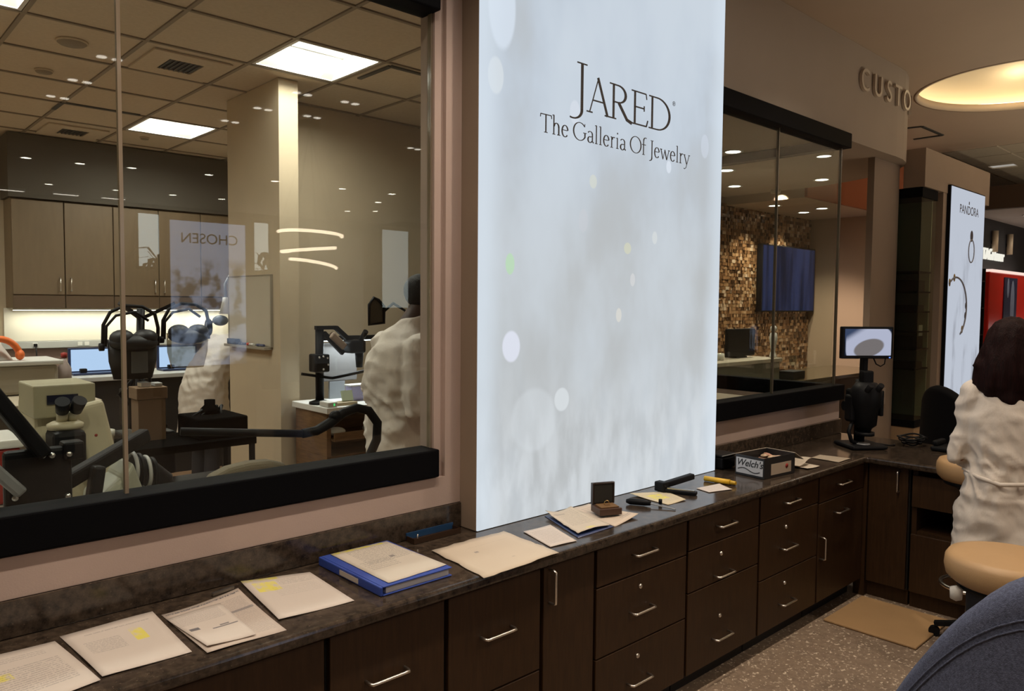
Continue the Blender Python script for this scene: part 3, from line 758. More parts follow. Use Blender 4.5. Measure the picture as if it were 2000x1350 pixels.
rbx(MB().box((-0.040, -0.036, 0.0282), (0.040, 0.024, 0.033)).box((-0.012, -0.012, 0.033), (0.012, -0.006, 0.036))).build('cushion', mat('cushion_brown', (0.16, 0.085, 0.03), 0.8), rb, bevel=0.001)
rbx(MB().tube([(0.011*math.cos(a), -0.002, 0.040 + 0.011*math.sin(a)) for a in [2*PI*i/18 for i in range(18)]], 0.0014, 6, closed=True)).build('ring', mat('gold', (0.85, 0.60, 0.22), 0.25, 1.0), rb)
# far papers and tools
sheet('paper_sheet', [(2.738, 2.141, 0.006), (2.925, 2.078), (2.855, 1.918), (2.729, 1.924)], paper_mat('print_k', (0.60, 0.52, 0.36), [(0.1, 0.9, 0.2, 0.9, 9, 0.25)], [], [(0.2, 0.7, 0.4, 0.8)], seed=13.0), Z,
      'yellowish receipt partly under the black tape gun', 'paper', seed=14)
sheet('paper_slip', [(3.077, 2.012), (3.243, 1.99), (3.189, 1.888), (3.054, 1.927)], paper_mat('print_l', PW, [(0.1, 0.9, 0.2, 0.9, 5, 0.2)], seed=14.0), Z,
      'small white slip in front of the yellow tube', 'paper', seed=15)
tg = thing('stapler', 'long black open stapler beside the light box foot', 'stapler', (3.0, 2.04, 0.836))
MB().bar((2.905, 2.085, 0.845), (2.965, 1.935, 0.845), 0.034, 0.016).build('base', M['plastic'], tg, bevel=0.004)
MB().bar((2.905, 2.09, 0.862), (3.11, 2.055, 0.884), 0.032, 0.028).build('top_arm', M['plastic'], tg, bevel=0.006)
MB().box((2.885, 2.06, 0.838), (2.925, 2.115, 0.884)).build('hinge', M['plastic'], tg, bevel=0.006)
MB().bar((2.915, 2.06, 0.856), (2.962, 1.945, 0.8555), 0.016, 0.005).build('anvil', M['bolt'], tg)
sd = thing('screwdriver', 'black handled scraper tool with a thin grey blade on the yellowish receipt', 'tool', (2.64, 1.99, 0.836))
MB().tube([(2.605, 2.055, 0.850), (2.612, 2.04, 0.850), (2.64, 1.985, 0.850), (2.652, 1.96, 0.849)], [0.008, 0.014, 0.0135, 0.009], 10).build('grip', M['plastic'], sd)
MB().bar((2.652, 1.96, 0.848), (2.685, 1.855, 0.839), 0.012, 0.003).build('blade', M['grey'], sd)
MB().lathe((2.715, 1.955, 0.8375), [(0, 0), (0.008, 0), (0.008, 0.02), (0, 0.02)], 12).build('cap', M['plastic'], sd)
yt = thing('yellow_tube', 'thick yellow highlighter marker lying beside the white slip', 'marker', (3.257, 1.99, 0.836))
YL = mat('yellow_plastic', (0.75, 0.45, 0.03), 0.4)
MB().cone((3.246, 2.075, 0.849), (3.264, 1.945, 0.849), 0.013, n=16).build('barrel', YL, yt)
MB().cone((3.264, 1.944, 0.849), (3.267, 1.915, 0.849), 0.011, 0.009, n=16).build('cap', mat('yellow_cap', (0.55, 0.33, 0.02), 0.4), yt)
# tray between binder and napkin
tr = thing('glass_tray', 'low dark tray with a blue rim against the backsplash corner', 'tray', (1.69, 2.23, 0.836))
MB().box((1.585, 2.205, 0.8365), (1.80, 2.255, 0.842)).box((1.585, 2.205, 0.842), (1.80, 2.208, 0.856)).box((1.585, 2.208, 0.842), (1.588, 2.255, 0.856)).box((1.797, 2.208, 0.842), (1.80, 2.255, 0.856)).build('body', mat('brown_tray', (0.035, 0.018, 0.010), 0.25), tr)
MB().box((1.585, 2.252, 0.8425), (1.80, 2.257, 0.866)).build('rim', mat('blue_rim', (0.02, 0.06, 0.14), 0.2), tr)
MB().cone((1.605, 2.216, 0.843), (1.607, 2.214, 0.868), 0.0025, n=8).build('post', M['chrome'], tr)
ps = MB().bar((0.86, 2.205, 0.841), (0.93, 2.22, 0.841), 0.010, 0.008).build('pen', M['chrome'], org=(0.9, 2.21, 0.836)); tag(ps, 'slim silver pen lying behind the newspaper page', 'pen')
# carton
cb = thing('snack_carton', 'open black carton with white script label, full of small snack bags', 'box', (3.72, 1.98, 0.836))
Rb = Matrix.Translation((3.635, 1.965, 0.836)) @ Matrix.Rotation(math.radians(-5.6), 4, 'Z')
KB = mat('black_card', (0.012, 0.011, 0.012), 0.5)
wx, wy, hh = 0.135, 0.085, 0.105
bx = MB()
bx.box((-wx, -wy, 0.001), (wx, wy, 0.004)).box((-wx, -wy, 0.004), (-wx+0.003, wy, hh)).box((wx-0.003, -wy, 0.004), (wx, wy, hh)).box((-wx+0.003, -wy, 0.004), (wx-0.003, -wy+0.003, hh)).box((-wx+0.003, wy-0.003, 0.004), (wx-0.003, wy, hh))
bx.xform(Rb).build('body', KB, cb)
MB().box((-wx-0.0012, -wy+0.006, 0.012), (-wx-0.0002, wy-0.006, hh-0.014)).xform(Rb).build('label_panel', mat('label_white', (0.55, 0.56, 0.58), 0.5), cb)
text('lettering', "Welch's", KB, cb, Rb @ frame((-wx-0.0014, 0.0, 0.066), (0, -1, 0), (0, 0, 1)), 0.048, 0.0004, shear=0.3, bold=0.0006)
MB().tube([(-wx-0.0016, 0.068 - 0.013*i, 0.032 + 0.009*math.sin(i*0.62)) for i in range(11)], 0.0022, 6).xform(Rb).build('swash', KB, cb)
MB().box((-0.075, -wy-0.0012, 0.014), (0.10, -wy-0.0002, hh-0.035)).xform(Rb).build('label_panel', mat('label_beige', (0.42, 0.34, 0.26), 0.6), cb)
MB().lathe((0.06, -wy-0.0013, 0.048), [(0, 0.001), (0.012, 0.001), (0.012, 0)], 12, ax=(0, -1, 0)).xform(Rb).build('emblem', M['red'], cb)
MB().box((-wx, wy, hh), (wx, wy+0.09, hh+0.003), rot=Matrix.Rotation(-0.35, 3, 'X'), piv=(0, wy, hh)).xform(Rb).build('flap', mat('card_inside', (0.40, 0.35, 0.28), 0.8), cb)
MB().box((wx, -wy, hh), (wx+0.09, wy, hh+0.003), rot=Matrix.Rotation(0.5, 3, 'Y'), piv=(wx, 0, hh)).xform(Rb).build('flap', mat('card_inside2', (0.40, 0.35, 0.28), 0.8), cb)
rng = random.Random(3)
for k in range(14):
    c = Vector((rng.uniform(-0.10, 0.10), rng.uniform(-0.055, 0.055), 0.058 + rng.uniform(0, 0.022)))
    mbk = MB().ball((0, 0, 0), (0.034, 0.025, 0.009), 6).xform(Rb @ Matrix.Translation(c) @ Matrix.Rotation(rng.uniform(0, 6.28), 4, 'Z') @ Matrix.Rotation(rng.uniform(-.5, .5), 4, 'X'))
    o = mbk.build('snack_bag', mat('snack_foil_%d' % k, (0.55, rng.uniform(0.28, 0.42), rng.uniform(0.2, 0.32)), 0.35) if k < 3 else bpy.data.materials['snack_foil_%d' % (k % 3)], org=Rb @ c)
    tag(o, 'small pinkish snack bag inside the open black carton', 'snack bag', 'snack bags in the open carton')
bk = thing('card_holder', 'flat black plastic case behind the carton beside the light box', 'case', (3.6, 2.2, 0.836))
MB().box((3.53, 2.15, 0.837), (3.66, 2.25, 0.900)).build('body', M['plastic'], bk, bevel=0.01)
MB().box((3.53, 2.15, 0.9005), (3.66, 2.25, 0.915)).build('lid', M['mblack'], bk, bevel=0.006)
sheet('folded_paper', [(3.86, 2.09), (3.99, 2.075, 0.03), (4.02, 1.90), (3.87, 1.90)], paper_mat('print_m', (0.52, 0.45, 0.36), [(0.1, 0.9, 0.3, 0.9, 8, 0.2)], seed=20.0), Z + 0.012, 'crumpled cream wrapper standing open beyond the black carton', 'paper', seed=21, curl=0.03)
sheet('folded_paper', [(3.92, 2.04), (4.05, 2.02), (4.00, 1.845), (3.885, 1.86)], paper_mat('print_n', (0.60, 0.53, 0.43), [(0.1, 0.9, 0.3, 0.9, 8, 0.2)], seed=22.0), Z, 'flat cream flyer lying under the crumpled wrapper beyond the carton', 'paper', seed=23, curl=0.012)
sheet('paper_sheet', [(4.20, 1.99), (4.33, 2.0), (4.36, 1.83), (4.20, 1.83)], paper_mat('print_o', (0.40, 0.33, 0.25), [(0.1, 0.9, 0.3, 0.9, 6, 0.2)], seed=24.0), Z, 'dim beige sheet lying near the inner counter corner', 'paper', seed=25)

# ---- video microscope with monitor
vm = thing('video_microscope', 'black counter microscope carrying a small lit monitor at the counter corner', 'microscope', (4.78, 1.93, 0.836))
cx, cy = 4.78, 1.93
Rv = frame((cx, cy, 0), Vector((RT.x, RT.y, 0)) + Vector((0.12, 0.05, 0)), (0, 0, 1))   # its front looks out over the counter
def V(mb): return mb.xform(Matrix(((Rv[0][0], -Rv[0][2], 0, cx), (Rv[1][0], -Rv[1][2], 0, cy), (0, 0, 1, 0), (0, 0, 0, 1))))
# local axes: x to the viewer's right, y away, z up
V(MB().box((-0.13, -0.10, 0.837), (0.10, 0.13, 0.862))).build('base', M['plastic'], vm, bevel=0.012)
V(MB().lathe((-0.02, -0.02, 0.862), [(0, 0.004), (0.04, 0.004), (0.042, 0)], 24)).build('stage_plate', M['grey'], vm)
V(MB().cone((0.02, 0.09, 0.86), (0.02, 0.09, 1.25), 0.032)).build('column', M['plastic'], vm)
V(MB().box((-0.055, 0.01, 0.98), (0.085, 0.14, 1.19))).build('focus_block', M['plastic'], vm, bevel=0.015)
V(MB().cone((-0.095, 0.08, 1.085), (-0.035, 0.08, 1.085), 0.030, n=20)).build('focus_knob', M['plastic'], vm)
V(MB().cone((0.075, 0.08, 1.085), (0.125, 0.08, 1.085), 0.030, n=20)).build('focus_knob', M['plastic'], vm)
V(MB().lathe((-0.01, -0.02, 0.93), [(0, 0), (0.03, 0), (0.04, 0.03), (0.065, 0.05), (0.072, 0.14), (0.088, 0.18), (0.092, 0.26), (0.06, 0.31), (0, 0.31)], 24)).build('optical_head', M['plastic'], vm)
for sx in (-0.035, 0.03):
    V(MB().cone((sx-0.01, -0.05, 1.16), (sx-0.01, -0.13, 1.235), 0.020, 0.017)).build('eyepiece', M['plastic'], vm)
V(MB().box((-0.105, -0.02, 1.00), (-0.056, 0.06, 1.16))).build('lamp_housing', M['plastic'], vm, bevel=0.012)
V(MB().box((0.086, -0.02, 1.03), (0.112, 0.03, 1.19))).build('side_unit', M['plastic'], vm, bevel=0.008)
V(MB().tube([(-0.08, 0.0, 1.0), (-0.115, -0.02, 0.94), (-0.10, -0.03, 0.88), (-0.05, 0.0, 0.866)], 0.012, 8)).build('light_guide', M['plastic'], vm)
V(MB().lathe((-0.01, -0.02, 0.915), [(0.035, 0), (0.055, 0), (0.055, 0.022), (0.035, 0.022), (0.035, 0)], 24)).build('ring_light', M['plastic'], vm)
V(MB().box((-0.02, -0.005, 1.20), (0.05, 0.05, 1.31))).build('camera_block', M['plastic'], vm, bevel=0.01)
V(MB().bar((0.01, 0.05, 1.24), (0.0, 0.03, 1.40), 0.05, 0.03)).build('monitor_arm', M['plastic'], vm, bevel=0.006)
mon = V(MB().box((-0.167, -0.006, 1.385), (0.167, 0.028, 1.582))).build('monitor', M['plastic'], vm, bevel=0.006)
def screen_mat():
    m = bpy.data.materials.new('monitor_image'); m.use_nodes = True; nt = m.node_tree; nt.nodes.clear(); g = NG(nt)
    out = nt.nodes.new('ShaderNodeOutputMaterial'); e = nt.nodes.new('ShaderNodeEmission')
    uv = nt.nodes.new('ShaderNodeUVMap'); s = nt.nodes.new('ShaderNodeSeparateXYZ'); nt.links.new(uv.outputs[0], s.inputs[0])
    u, v = s.outputs[0], s.outputs[1]
    def ell(cu, cv, ru, rv, lo, hi, p=2):
        a = g.m('POWER', g.m('ABSOLUTE', g.m('DIVIDE', g.m('SUBTRACT', u, cu), ru)), p); b = g.m('POWER', g.m('ABSOLUTE', g.m('DIVIDE', g.m('SUBTRACT', v, cv), rv)), p)
        return g.step(g.m('ADD', a, b), hi, lo)
    col = (0.01, 0.015, 0.03)
    f = ell(0.52, 0.42, 0.50, 0.66, 0.85, 1.1, 4)
    col = g.mix(f, col, (0.42, 0.45, 0.58))
    col = g.mix(g.step(g.m('SUBTRACT', v, g.m('MULTIPLY', u, 1.1)), 0.42, 0.75), col, (0.04, 0.06, 0.12))
    sk = g.m('SUBTRACT', v, g.m('MULTIPLY', u, 0.35))
    a = g.m('POWER', g.m('DIVIDE', g.m('SUBTRACT', u, 0.52), 0.33), 2); b = g.m('POWER', g.m('DIVIDE', g.m('SUBTRACT', sk, 0.10), 0.34), 2)
    col = g.mix(g.step(g.m('ADD', a, b), 1.1, 0.8), col, (0.17, 0.155, 0.155))
    nt.links.new(col, e.inputs[0]); e.inputs[1].default_value = 1.0; nt.links.new(e.outputs[0], out.inputs[0])
    return m
def quad_uv(name, pts, m, parent):
    me = bpy.data.meshes.new(name); o0 = ORG[parent.name]
    me.from_pydata([tuple(Vector(p) - o0) for p in pts], [], [(0, 1, 2, 3)])
    ul = me.uv_layers.new(name='UVMap')
    for i, c in enumerate(((0, 0), (1, 0), (1, 1), (0, 1))): ul.data[i].uv = c
    me.materials.append(m); o = bpy.data.objects.new(name, me); C.objects.link(o); o.parent = parent; ORG[o.name] = o0
    return o
q = V(MB().add([(-0.150, -0.0065, 1.405), (0.152, -0.0065, 1.405), (0.152, -0.0065, 1.568), (-0.150, -0.0065, 1.568)], []))
quad_uv('screen', q.v, screen_mat(), vm)
V(MB().box((0.140, -0.0075, 1.389), (0.150, -0.006, 1.396))).build('power_light', emis('blue_led', (0.15, 0.3, 1.0), 1.2), vm)
V(MB().tube([(0.06, 0.03, 1.39), (0.08, 0.03, 1.35), (0.11, 0.03, 1.335), (0.135, 0.03, 1.35), (0.14, 0.03, 1.387)], 0.004, 6)).build('cable', M['plastic'], vm)
V(MB().tube([(0.10, 0.08, 0.85), (0.18, 0.02, 0.842), (0.22, 0.03, 0.842), (0.235, 0.05, 0.842)], 0.005, 6)).build('cable', M['plastic'], vm)
ck = thing('cable_coil', 'tangled black cable coil on the return counter behind the microscope', 'cable', (5.085, 1.76, 0.836))
for k in range(5):
    rng = random.Random(k)
    MB().tube([(5.085 + (0.06+0.012*k)*math.cos(a + k), 1.76 + (0.045+0.008*k)*math.sin(a + k), 0.850 + 0.010*k + 0.006*math.sin(3*a)) for a in [2*PI*i/22 for i in range(22)]], 0.0055, 6, closed=True).build('loop', M['plastic'], ck)
ph = thing('desk_phone', 'dark desk telephone at the end of the return counter', 'telephone', (5.08, 1.55, 0.836))
MB().box((4.98, 1.47, 0.837), (5.16, 1.62, 0.865)).build('body', M['plastic'], ph, bevel=0.01)
MB().bar((5.0, 1.60, 0.882), (5.15, 1.60, 0.882), 0.035, 0.03).build('handset', M['plastic'], ph, bevel=0.01)
# ================================================================ PEOPLE
from mathutils import noise as mnoise
def blob(name, pieces, voxel, m, parent, smooth=4, fold=0.0, fscale=(9, 9, 2.5), seed=0.0, waist=None):
    """one continuous skin grown round tapering limbs and rounded masses"""
    mb = MB()
    for p in pieces:
        if p[0] == 'b': mb.ball(p[1], p[2], 10, rot=p[3] if len(p) > 3 else None)
        elif p[0] == 'c':
            mb.cone(p[1], p[2], p[3], p[4], 16); mb.ball(p[1], p[3], 8); mb.ball(p[2], p[4], 8)
        elif p[0] == 's':   # stack of elliptic rings (x centre, y centre, z, rx, ry)
            n = 32; rows = p[1]; vs = []
            for (cx, cy, z, rx, ry) in rows:
                vs += [Vector((cx + rx*math.cos(2*PI*k/n), cy + ry*math.sin(2*PI*k/n), z)) for k in range(n)]
            k0 = len(rows)
            mb.add(vs, [(i*n+k, i*n+(k+1) % n, (i+1)*n+(k+1) % n, (i+1)*n+k) for i in range(k0-1) for k in range(n)] + [tuple(range(n))[::-1], tuple(range((k0-1)*n, k0*n))], True)
    tmp = bpy.data.meshes.new('t'); tmp.from_pydata([tuple(v) for v in mb.v], [], mb.f)
    bm = bmesh.new(); bm.from_mesh(tmp); bmesh.ops.remove_doubles(bm, verts=bm.verts, dist=1e-6); bmesh.ops.recalc_face_normals(bm, faces=bm.faces); bm.to_mesh(tmp); bm.free()
    o = bpy.data.objects.new('t', tmp); C.objects.link(o)
    r = o.modifiers.new('r', 'REMESH'); r.mode = 'VOXEL'; r.voxel_size = voxel; r.use_smooth_shade = True
    if smooth:
        s = o.modifiers.new('s', 'SMOOTH'); s.factor = 0.6; s.iterations = smooth
    dg = bpy.context.evaluated_depsgraph_get(); dg.update()
    me = bpy.data.meshes.new_from_object(o.evaluated_get(dg)); bpy.data.objects.remove(o)
    me.name = name
    if fold:
        ns = [Vector(v.normal) for v in me.vertices]
        for v, nn in zip(me.vertices, ns):
            q = Vector((v.co.x*fscale[0] + seed, v.co.y*fscale[1], v.co.z*fscale[2]))
            h = mnoise.noise(q) + 0.6 * mnoise.noise(q * 2.1)
            if waist:   # cloth gathered by the belt: sharper creases running away from it
                g_ = math.exp(-((v.co.z - waist) / 0.16) ** 2)
                q2 = Vector((v.co.x*15 + v.co.z*9 + seed, v.co.y*15, v.co.z*11))
                h += g_ * 1.1 * (0.5 - abs(mnoise.noise(q2)) * 2.2)
                q3 = Vector((v.co.x*5 - v.co.z*7, v.co.y*5, v.co.z*13 + seed))
                h += 0.7 * (0.4 - abs(mnoise.noise(q3)) * 2.0)
            v.co += nn * fold * h
    me.polygons.foreach_set('use_smooth', [True] * len(me.polygons))
    me.materials.clear(); me.materials.append(m)
    o = bpy.data.objects.new(name, me); C.objects.link(o); o.parent = parent
    ORG[o.name] = ORG[parent.name]
    return o
def hand(wrist, fwd, side, up, s=1.0):
    """palm, four unequal curled fingers and a thumb leaving the side of the palm"""
    w = Vector(wrist); f = Vector(fwd).normalized(); d = Vector(side).normalized(); u = Vector(up).normalized(); P = []
    for k, off in enumerate((-0.026, -0.009, 0.009, 0.026)):
        b = w + f*0.085*s + d*off*s
        P.append(('c', w + f*0.012*s + d*off*0.7*s, b, 0.016*s, 0.012*s))
        L = (0.062, 0.075, 0.070, 0.052)[k] * s
        m1 = b + (f*0.9 - u*0.3).normalized()*L*0.5; m2 = m1 + (f*0.55 - u*0.8).normalized()*L*0.32; m3 = m2 + (f*0.1 - u).normalized()*L*0.25
        P += [('c', b, m1, 0.0095*s, 0.0088*s), ('c', m1, m2, 0.0088*s, 0.008*s), ('c', m2, m3, 0.008*s, 0.0068*s)]
    t0 = w + f*0.028*s - d*0.026*s; t1 = t0 + (f*0.6 - d*0.8).normalized()*0.038*s; t2 = t1 + (f*0.95 - d*0.1 - u*0.3).normalized()*0.030*s
    return P + [('c', t0, t1, 0.014*s, 0.011*s), ('c', t1, t2, 0.011*s, 0.0085*s)]
def head_pieces(c, yaw_tilt=None, s=1.0):
    """local: +y is where the face looks"""
    c = Vector(c); T_ = yaw_tilt or Matrix.Identity(3)
    def q(x, y, z): return c + T_ @ (Vector((x, y, z)) * s)
    return [('b', q(0, -0.012, 0.03), (0.077*s, 0.096*s, 0.092*s), T_), ('b', q(0, 0.022, -0.035), (0.060*s, 0.066*s, 0.080*s), T_), ('b', q(0, 0.060, -0.092), (0.028*s, 0.025*s, 0.022*s)),
            ('c', q(0, 0.088, 0.012), q(0, 0.108, -0.028), 0.009*s, 0.014*s), ('c', q(-0.022, 0.083, -0.062), q(0.022, 0.083, -0.062), 0.009*s, 0.009*s),
            ('c', q(-0.04, 0.080, 0.025), q(0.04, 0.080, 0.025), 0.012*s, 0.012*s), ('b', q(0.078, -0.008, -0.012), (0.010*s, 0.020*s, 0.032*s), T_), ('b', q(-0.078, -0.008, -0.012), (0.010*s, 0.020*s, 0.032*s), T_)]
def place(o, loc, yaw, root):
    """children were modelled about the origin facing +y"""
    root.location = loc; root.rotation_euler = (0, 0, yaw)
def shoe(mb_sign, x, y, parent):
    MB().box((x-0.045, y-0.09, 0.0), (x+0.045, y+0.17, 0.05)).box((x-0.04, y-0.09, 0.05), (x+0.04, y+0.05, 0.10)).build('shoe', M['shoe'], parent, bevel=0.02, seg=3)
def eyes(c, T_, parent, s=1.0):
    for sx in (-1, 1):
        MB().ball(Vector(c) + T_ @ Vector((0.031*sx*s, 0.082*s, 0.008*s)), 0.012*s, 6).build('eye', M['eye'], parent)
M['eye'] = mat('eye', (0.5, 0.47, 0.42), 0.2)
M['hair_w'] = mat('dark_auburn_hair', (0.010, 0.0020, 0.0018), 0.6, spec=0.12, var=0.5, scale=30, stretch=(5, 5, 0.4), bump=0.5, bscale=60)
M['hair_b'] = mat('short_black_hair', (0.008, 0.007, 0.007), 0.7, bump=0.6, bscale=200)
I3 = Matrix.Identity(3)

# woman at the return counter, seen from behind
wm = thing('person', 'woman with shoulder-length dark auburn hair and white lab coat, standing at the return counter', 'person', (0, 0, 0))
HC = (0.0, 0.045, 1.535)
Th = Matrix.Rotation(-0.12, 3, 'X')
blob('body', head_pieces(HC, Th) + [('c', (0, 0.0, 1.36), (0, 0.025, 1.46), 0.055, 0.048), ('b', (0, 0, 1.22), (0.15, 0.085, 0.17)), ('b', (0, 0, 0.95), (0.14, 0.09, 0.16)), ('c', (0, 0, 1.2), (0, 0, 0.95), 0.08, 0.08),
     ('c', (-0.145, 0, 1.30), (-0.2, 0.0, 1.05), 0.043, 0.036), ('c', (-0.2, 0.0, 1.05), (-0.15, 0.22, 1.00), 0.036, 0.026), ('c', (0.145, 0, 1.30), (0.2, 0.02, 1.05), 0.043, 0.036), ('c', (0.2, 0.02, 1.05), (0.13, 0.24, 1.02), 0.036, 0.026),
     ('c', (0.07, 0, 0.9), (0.08, 0.0, 0.48), 0.075, 0.052), ('c', (0.08, 0, 0.48), (0.08, -0.01, 0.09), 0.050, 0.034), ('c', (-0.07, 0, 0.9), (-0.08, 0.0, 0.48), 0.075, 0.052), ('c', (-0.08, 0, 0.48), (-0.08, -0.01, 0.09), 0.050, 0.034)]
     + hand((-0.15, 0.225, 1.0), (0.3, 1, -0.1), (-1, 0.3, 0), (0, 0, 1), 0.95) + hand((0.13, 0.245, 1.02), (-0.3, 1, -0.1), (1, 0.3, 0), (0, 0, 1), 0.95), 0.0075, M['skin'], wm, 3)
eyes(HC, Th, wm)
coat = blob('lab_coat', [('s', [(0, 0, 0.52, 0.235, 0.165), (0, 0, 0.70, 0.225, 0.158), (0, 0, 0.86, 0.21, 0.148), (0, 0, 0.96, 0.185, 0.130), (0, 0, 1.02, 0.176, 0.122), (0, 0, 1.12, 0.186, 0.128), (0, -0.005, 1.22, 0.190, 0.128), (0, 0, 1.30, 0.172, 0.11), (0, 0.0, 1.355, 0.12, 0.085), (0, 0.01, 1.39, 0.068, 0.066)]),
     ('c', (-0.150, 0, 1.315), (-0.205, -0.005, 1.06), 0.066, 0.056), ('c', (-0.205, -0.005, 1.06), (-0.15, 0.18, 1.00), 0.055, 0.044), ('c', (0.150, 0, 1.315), (0.205, 0.01, 1.06), 0.066, 0.056), ('c', (0.205, 0.01, 1.06), (0.14, 0.20, 1.02), 0.055, 0.044)], 0.010, M['coat'], wm, 3, fold=0.017, fscale=(6, 6, 5), seed=3.3, waist=0.98)
MB().tube([(-0.185 + 0.0, -0.01, 0.985), (-0.12, -0.115, 0.972), (-0.03, -0.148, 0.955), (0.08, -0.138, 0.965), (0.17, -0.06, 0.985)], [0.006, 0.009, 0.010, 0.009, 0.006], 8).build('belt', M['coat'], coat)
blob('hair', [('b', (0, 0.020, 1.562), (0.100, 0.112, 0.102)), ('s', [(0, -0.035, 1.335, 0.128, 0.062), (0, -0.035, 1.36, 0.142, 0.078), (0, -0.028, 1.42, 0.135, 0.092), (0, -0.01, 1.50, 0.118, 0.100), (0, 0.005, 1.58, 0.098, 0.095)]), ('c', (-0.06, -0.06, 1.34), (-0.10, -0.04, 1.45), 0.035, 0.04), ('c', (0.07, -0.06, 1.315), (0.09, -0.04, 1.45), 0.04, 0.04), ('c', (0.0, -0.075, 1.315), (0.0, -0.06, 1.45), 0.04, 0.04)], 0.010, M['hair_w'], wm, 3, fold=0.012, fscale=(24, 24, 2.0))
blob('trousers', [('c', (0.075, 0, 0.86), (0.085, 0, 0.48), 0.09, 0.07), ('c', (0.085, 0, 0.48), (0.085, -0.005, 0.06), 0.068, 0.058), ('c', (-0.075, 0, 0.86), (-0.085, 0, 0.48), 0.09, 0.07), ('c', (-0.085, 0, 0.48), (-0.085, -0.005, 0.06), 0.068, 0.058)], 0.014, M['trouser'], wm, 2)
shoe(1, 0.085, 0.0, wm); shoe(1, -0.085, 0.0, wm)
for ch_ in list(wm.children) + list(coat.children):      # slim build
    if ch_.name.split('.')[0] in ('body', 'lab_coat', 'trousers', 'belt'):
        for v_ in ch_.data.vertices: v_.co.x *= 0.87
place(wm, (3.835, 0.94, 0.0), math.atan2(-0.95, 0.30), wm)

# standing technician behind the glass
p2 = thing('person', 'person with dark hair in a white lab coat standing with bent arms', 'person', (0, 0, 0))
HC = (0.0, 0.155, 1.725)
Th = Matrix.Rotation(-0.5, 3, 'X')
blob('body', head_pieces(HC, Th, 1.05) + [('c', (0, 0.02, 1.52), (0, 0.11, 1.66), 0.068, 0.06), ('b', (0, 0, 1.35), (0.17, 0.10, 0.19)), ('c', (0, 0, 1.3), (0, 0, 1.0), 0.10, 0.10),
     ('c', (-0.20, 0.02, 1.46), (-0.255, -0.02, 1.19), 0.05, 0.042), ('c', (-0.255, -0.02, 1.19), (-0.16, 0.27, 1.22), 0.042, 0.030), ('c', (0.20, 0.02, 1.46), (0.255, -0.02, 1.19), 0.05, 0.042), ('c', (0.255, -0.02, 1.19), (0.16, 0.27, 1.22), 0.042, 0.030),
     ('c', (0.09, 0, 1.0), (0.10, 0.0, 0.52), 0.085, 0.058), ('c', (0.10, 0, 0.52), (0.10, -0.01, 0.09), 0.055, 0.038), ('c', (-0.09, 0, 1.0), (-0.10, 0.0, 0.52), 0.085, 0.058), ('c', (-0.10, 0, 0.52), (-0.10, -0.01, 0.09), 0.055, 0.038)]
     + hand((-0.16, 0.275, 1.22), (0.2, 1, 0), (-1, 0.2, 0), (0, 0, 1)) + hand((0.16, 0.275, 1.22), (-0.2, 1, 0), (1, 0.2, 0), (0, 0, 1)), 0.0085, M['skin2'], p2, 3)
eyes(HC, Th, p2, 1.05)
blob('hair', [('b', (0, 0.130, 1.762), (0.088, 0.104, 0.094), Th)], 0.010, M['hair_b'], p2, 2, fold=0.002, fscale=(60, 60, 60))
blob('lab_coat', [('s', [(0, 0.0, 0.60, 0.25, 0.19), (0, 0, 0.80, 0.235, 0.178), (0, 0, 1.0, 0.215, 0.165), (0, -0.005, 1.12, 0.21, 0.158), (0, -0.015, 1.25, 0.215, 0.158), (0, -0.02, 1.38, 0.22, 0.155), (0, -0.005, 1.48, 0.20, 0.135), (0, 0.025, 1.55, 0.13, 0.105), (0, 0.06, 1.60, 0.080, 0.080), (0, 0.085, 1.63, 0.072, 0.072)]),
     ('c', (-0.205, 0.01, 1.47), (-0.262, -0.03, 1.20), 0.080, 0.072), ('c', (-0.262, -0.03, 1.20), (-0.18, 0.22, 1.22), 0.070, 0.052), ('c', (0.205, 0.01, 1.47), (0.262, -0.03, 1.20), 0.080, 0.072), ('c', (0.262, -0.03, 1.20), (0.18, 0.22, 1.22), 0.070, 0.052)], 0.011, M['coat'], p2, 3, fold=0.016, fscale=(8, 8, 5), seed=1.0, waist=1.15)
blob('trousers', [('c', (0.09, 0, 0.95), (0.10, 0, 0.52), 0.10, 0.078), ('c', (0.10, 0, 0.52), (0.10, -0.005, 0.06), 0.075, 0.062), ('c', (-0.09, 0, 0.95), (-0.10, 0, 0.52), 0.10, 0.078), ('c', (-0.10, 0, 0.52), (-0.10, -0.005, 0.06), 0.075, 0.062)], 0.014, M['trouser'], p2, 2)
shoe(1, 0.10, 0.0, p2); shoe(1, -0.10, 0.0, p2)
place(p2, (2.27, 3.29, 0.0), math.atan2(-0.97, -0.15), p2)

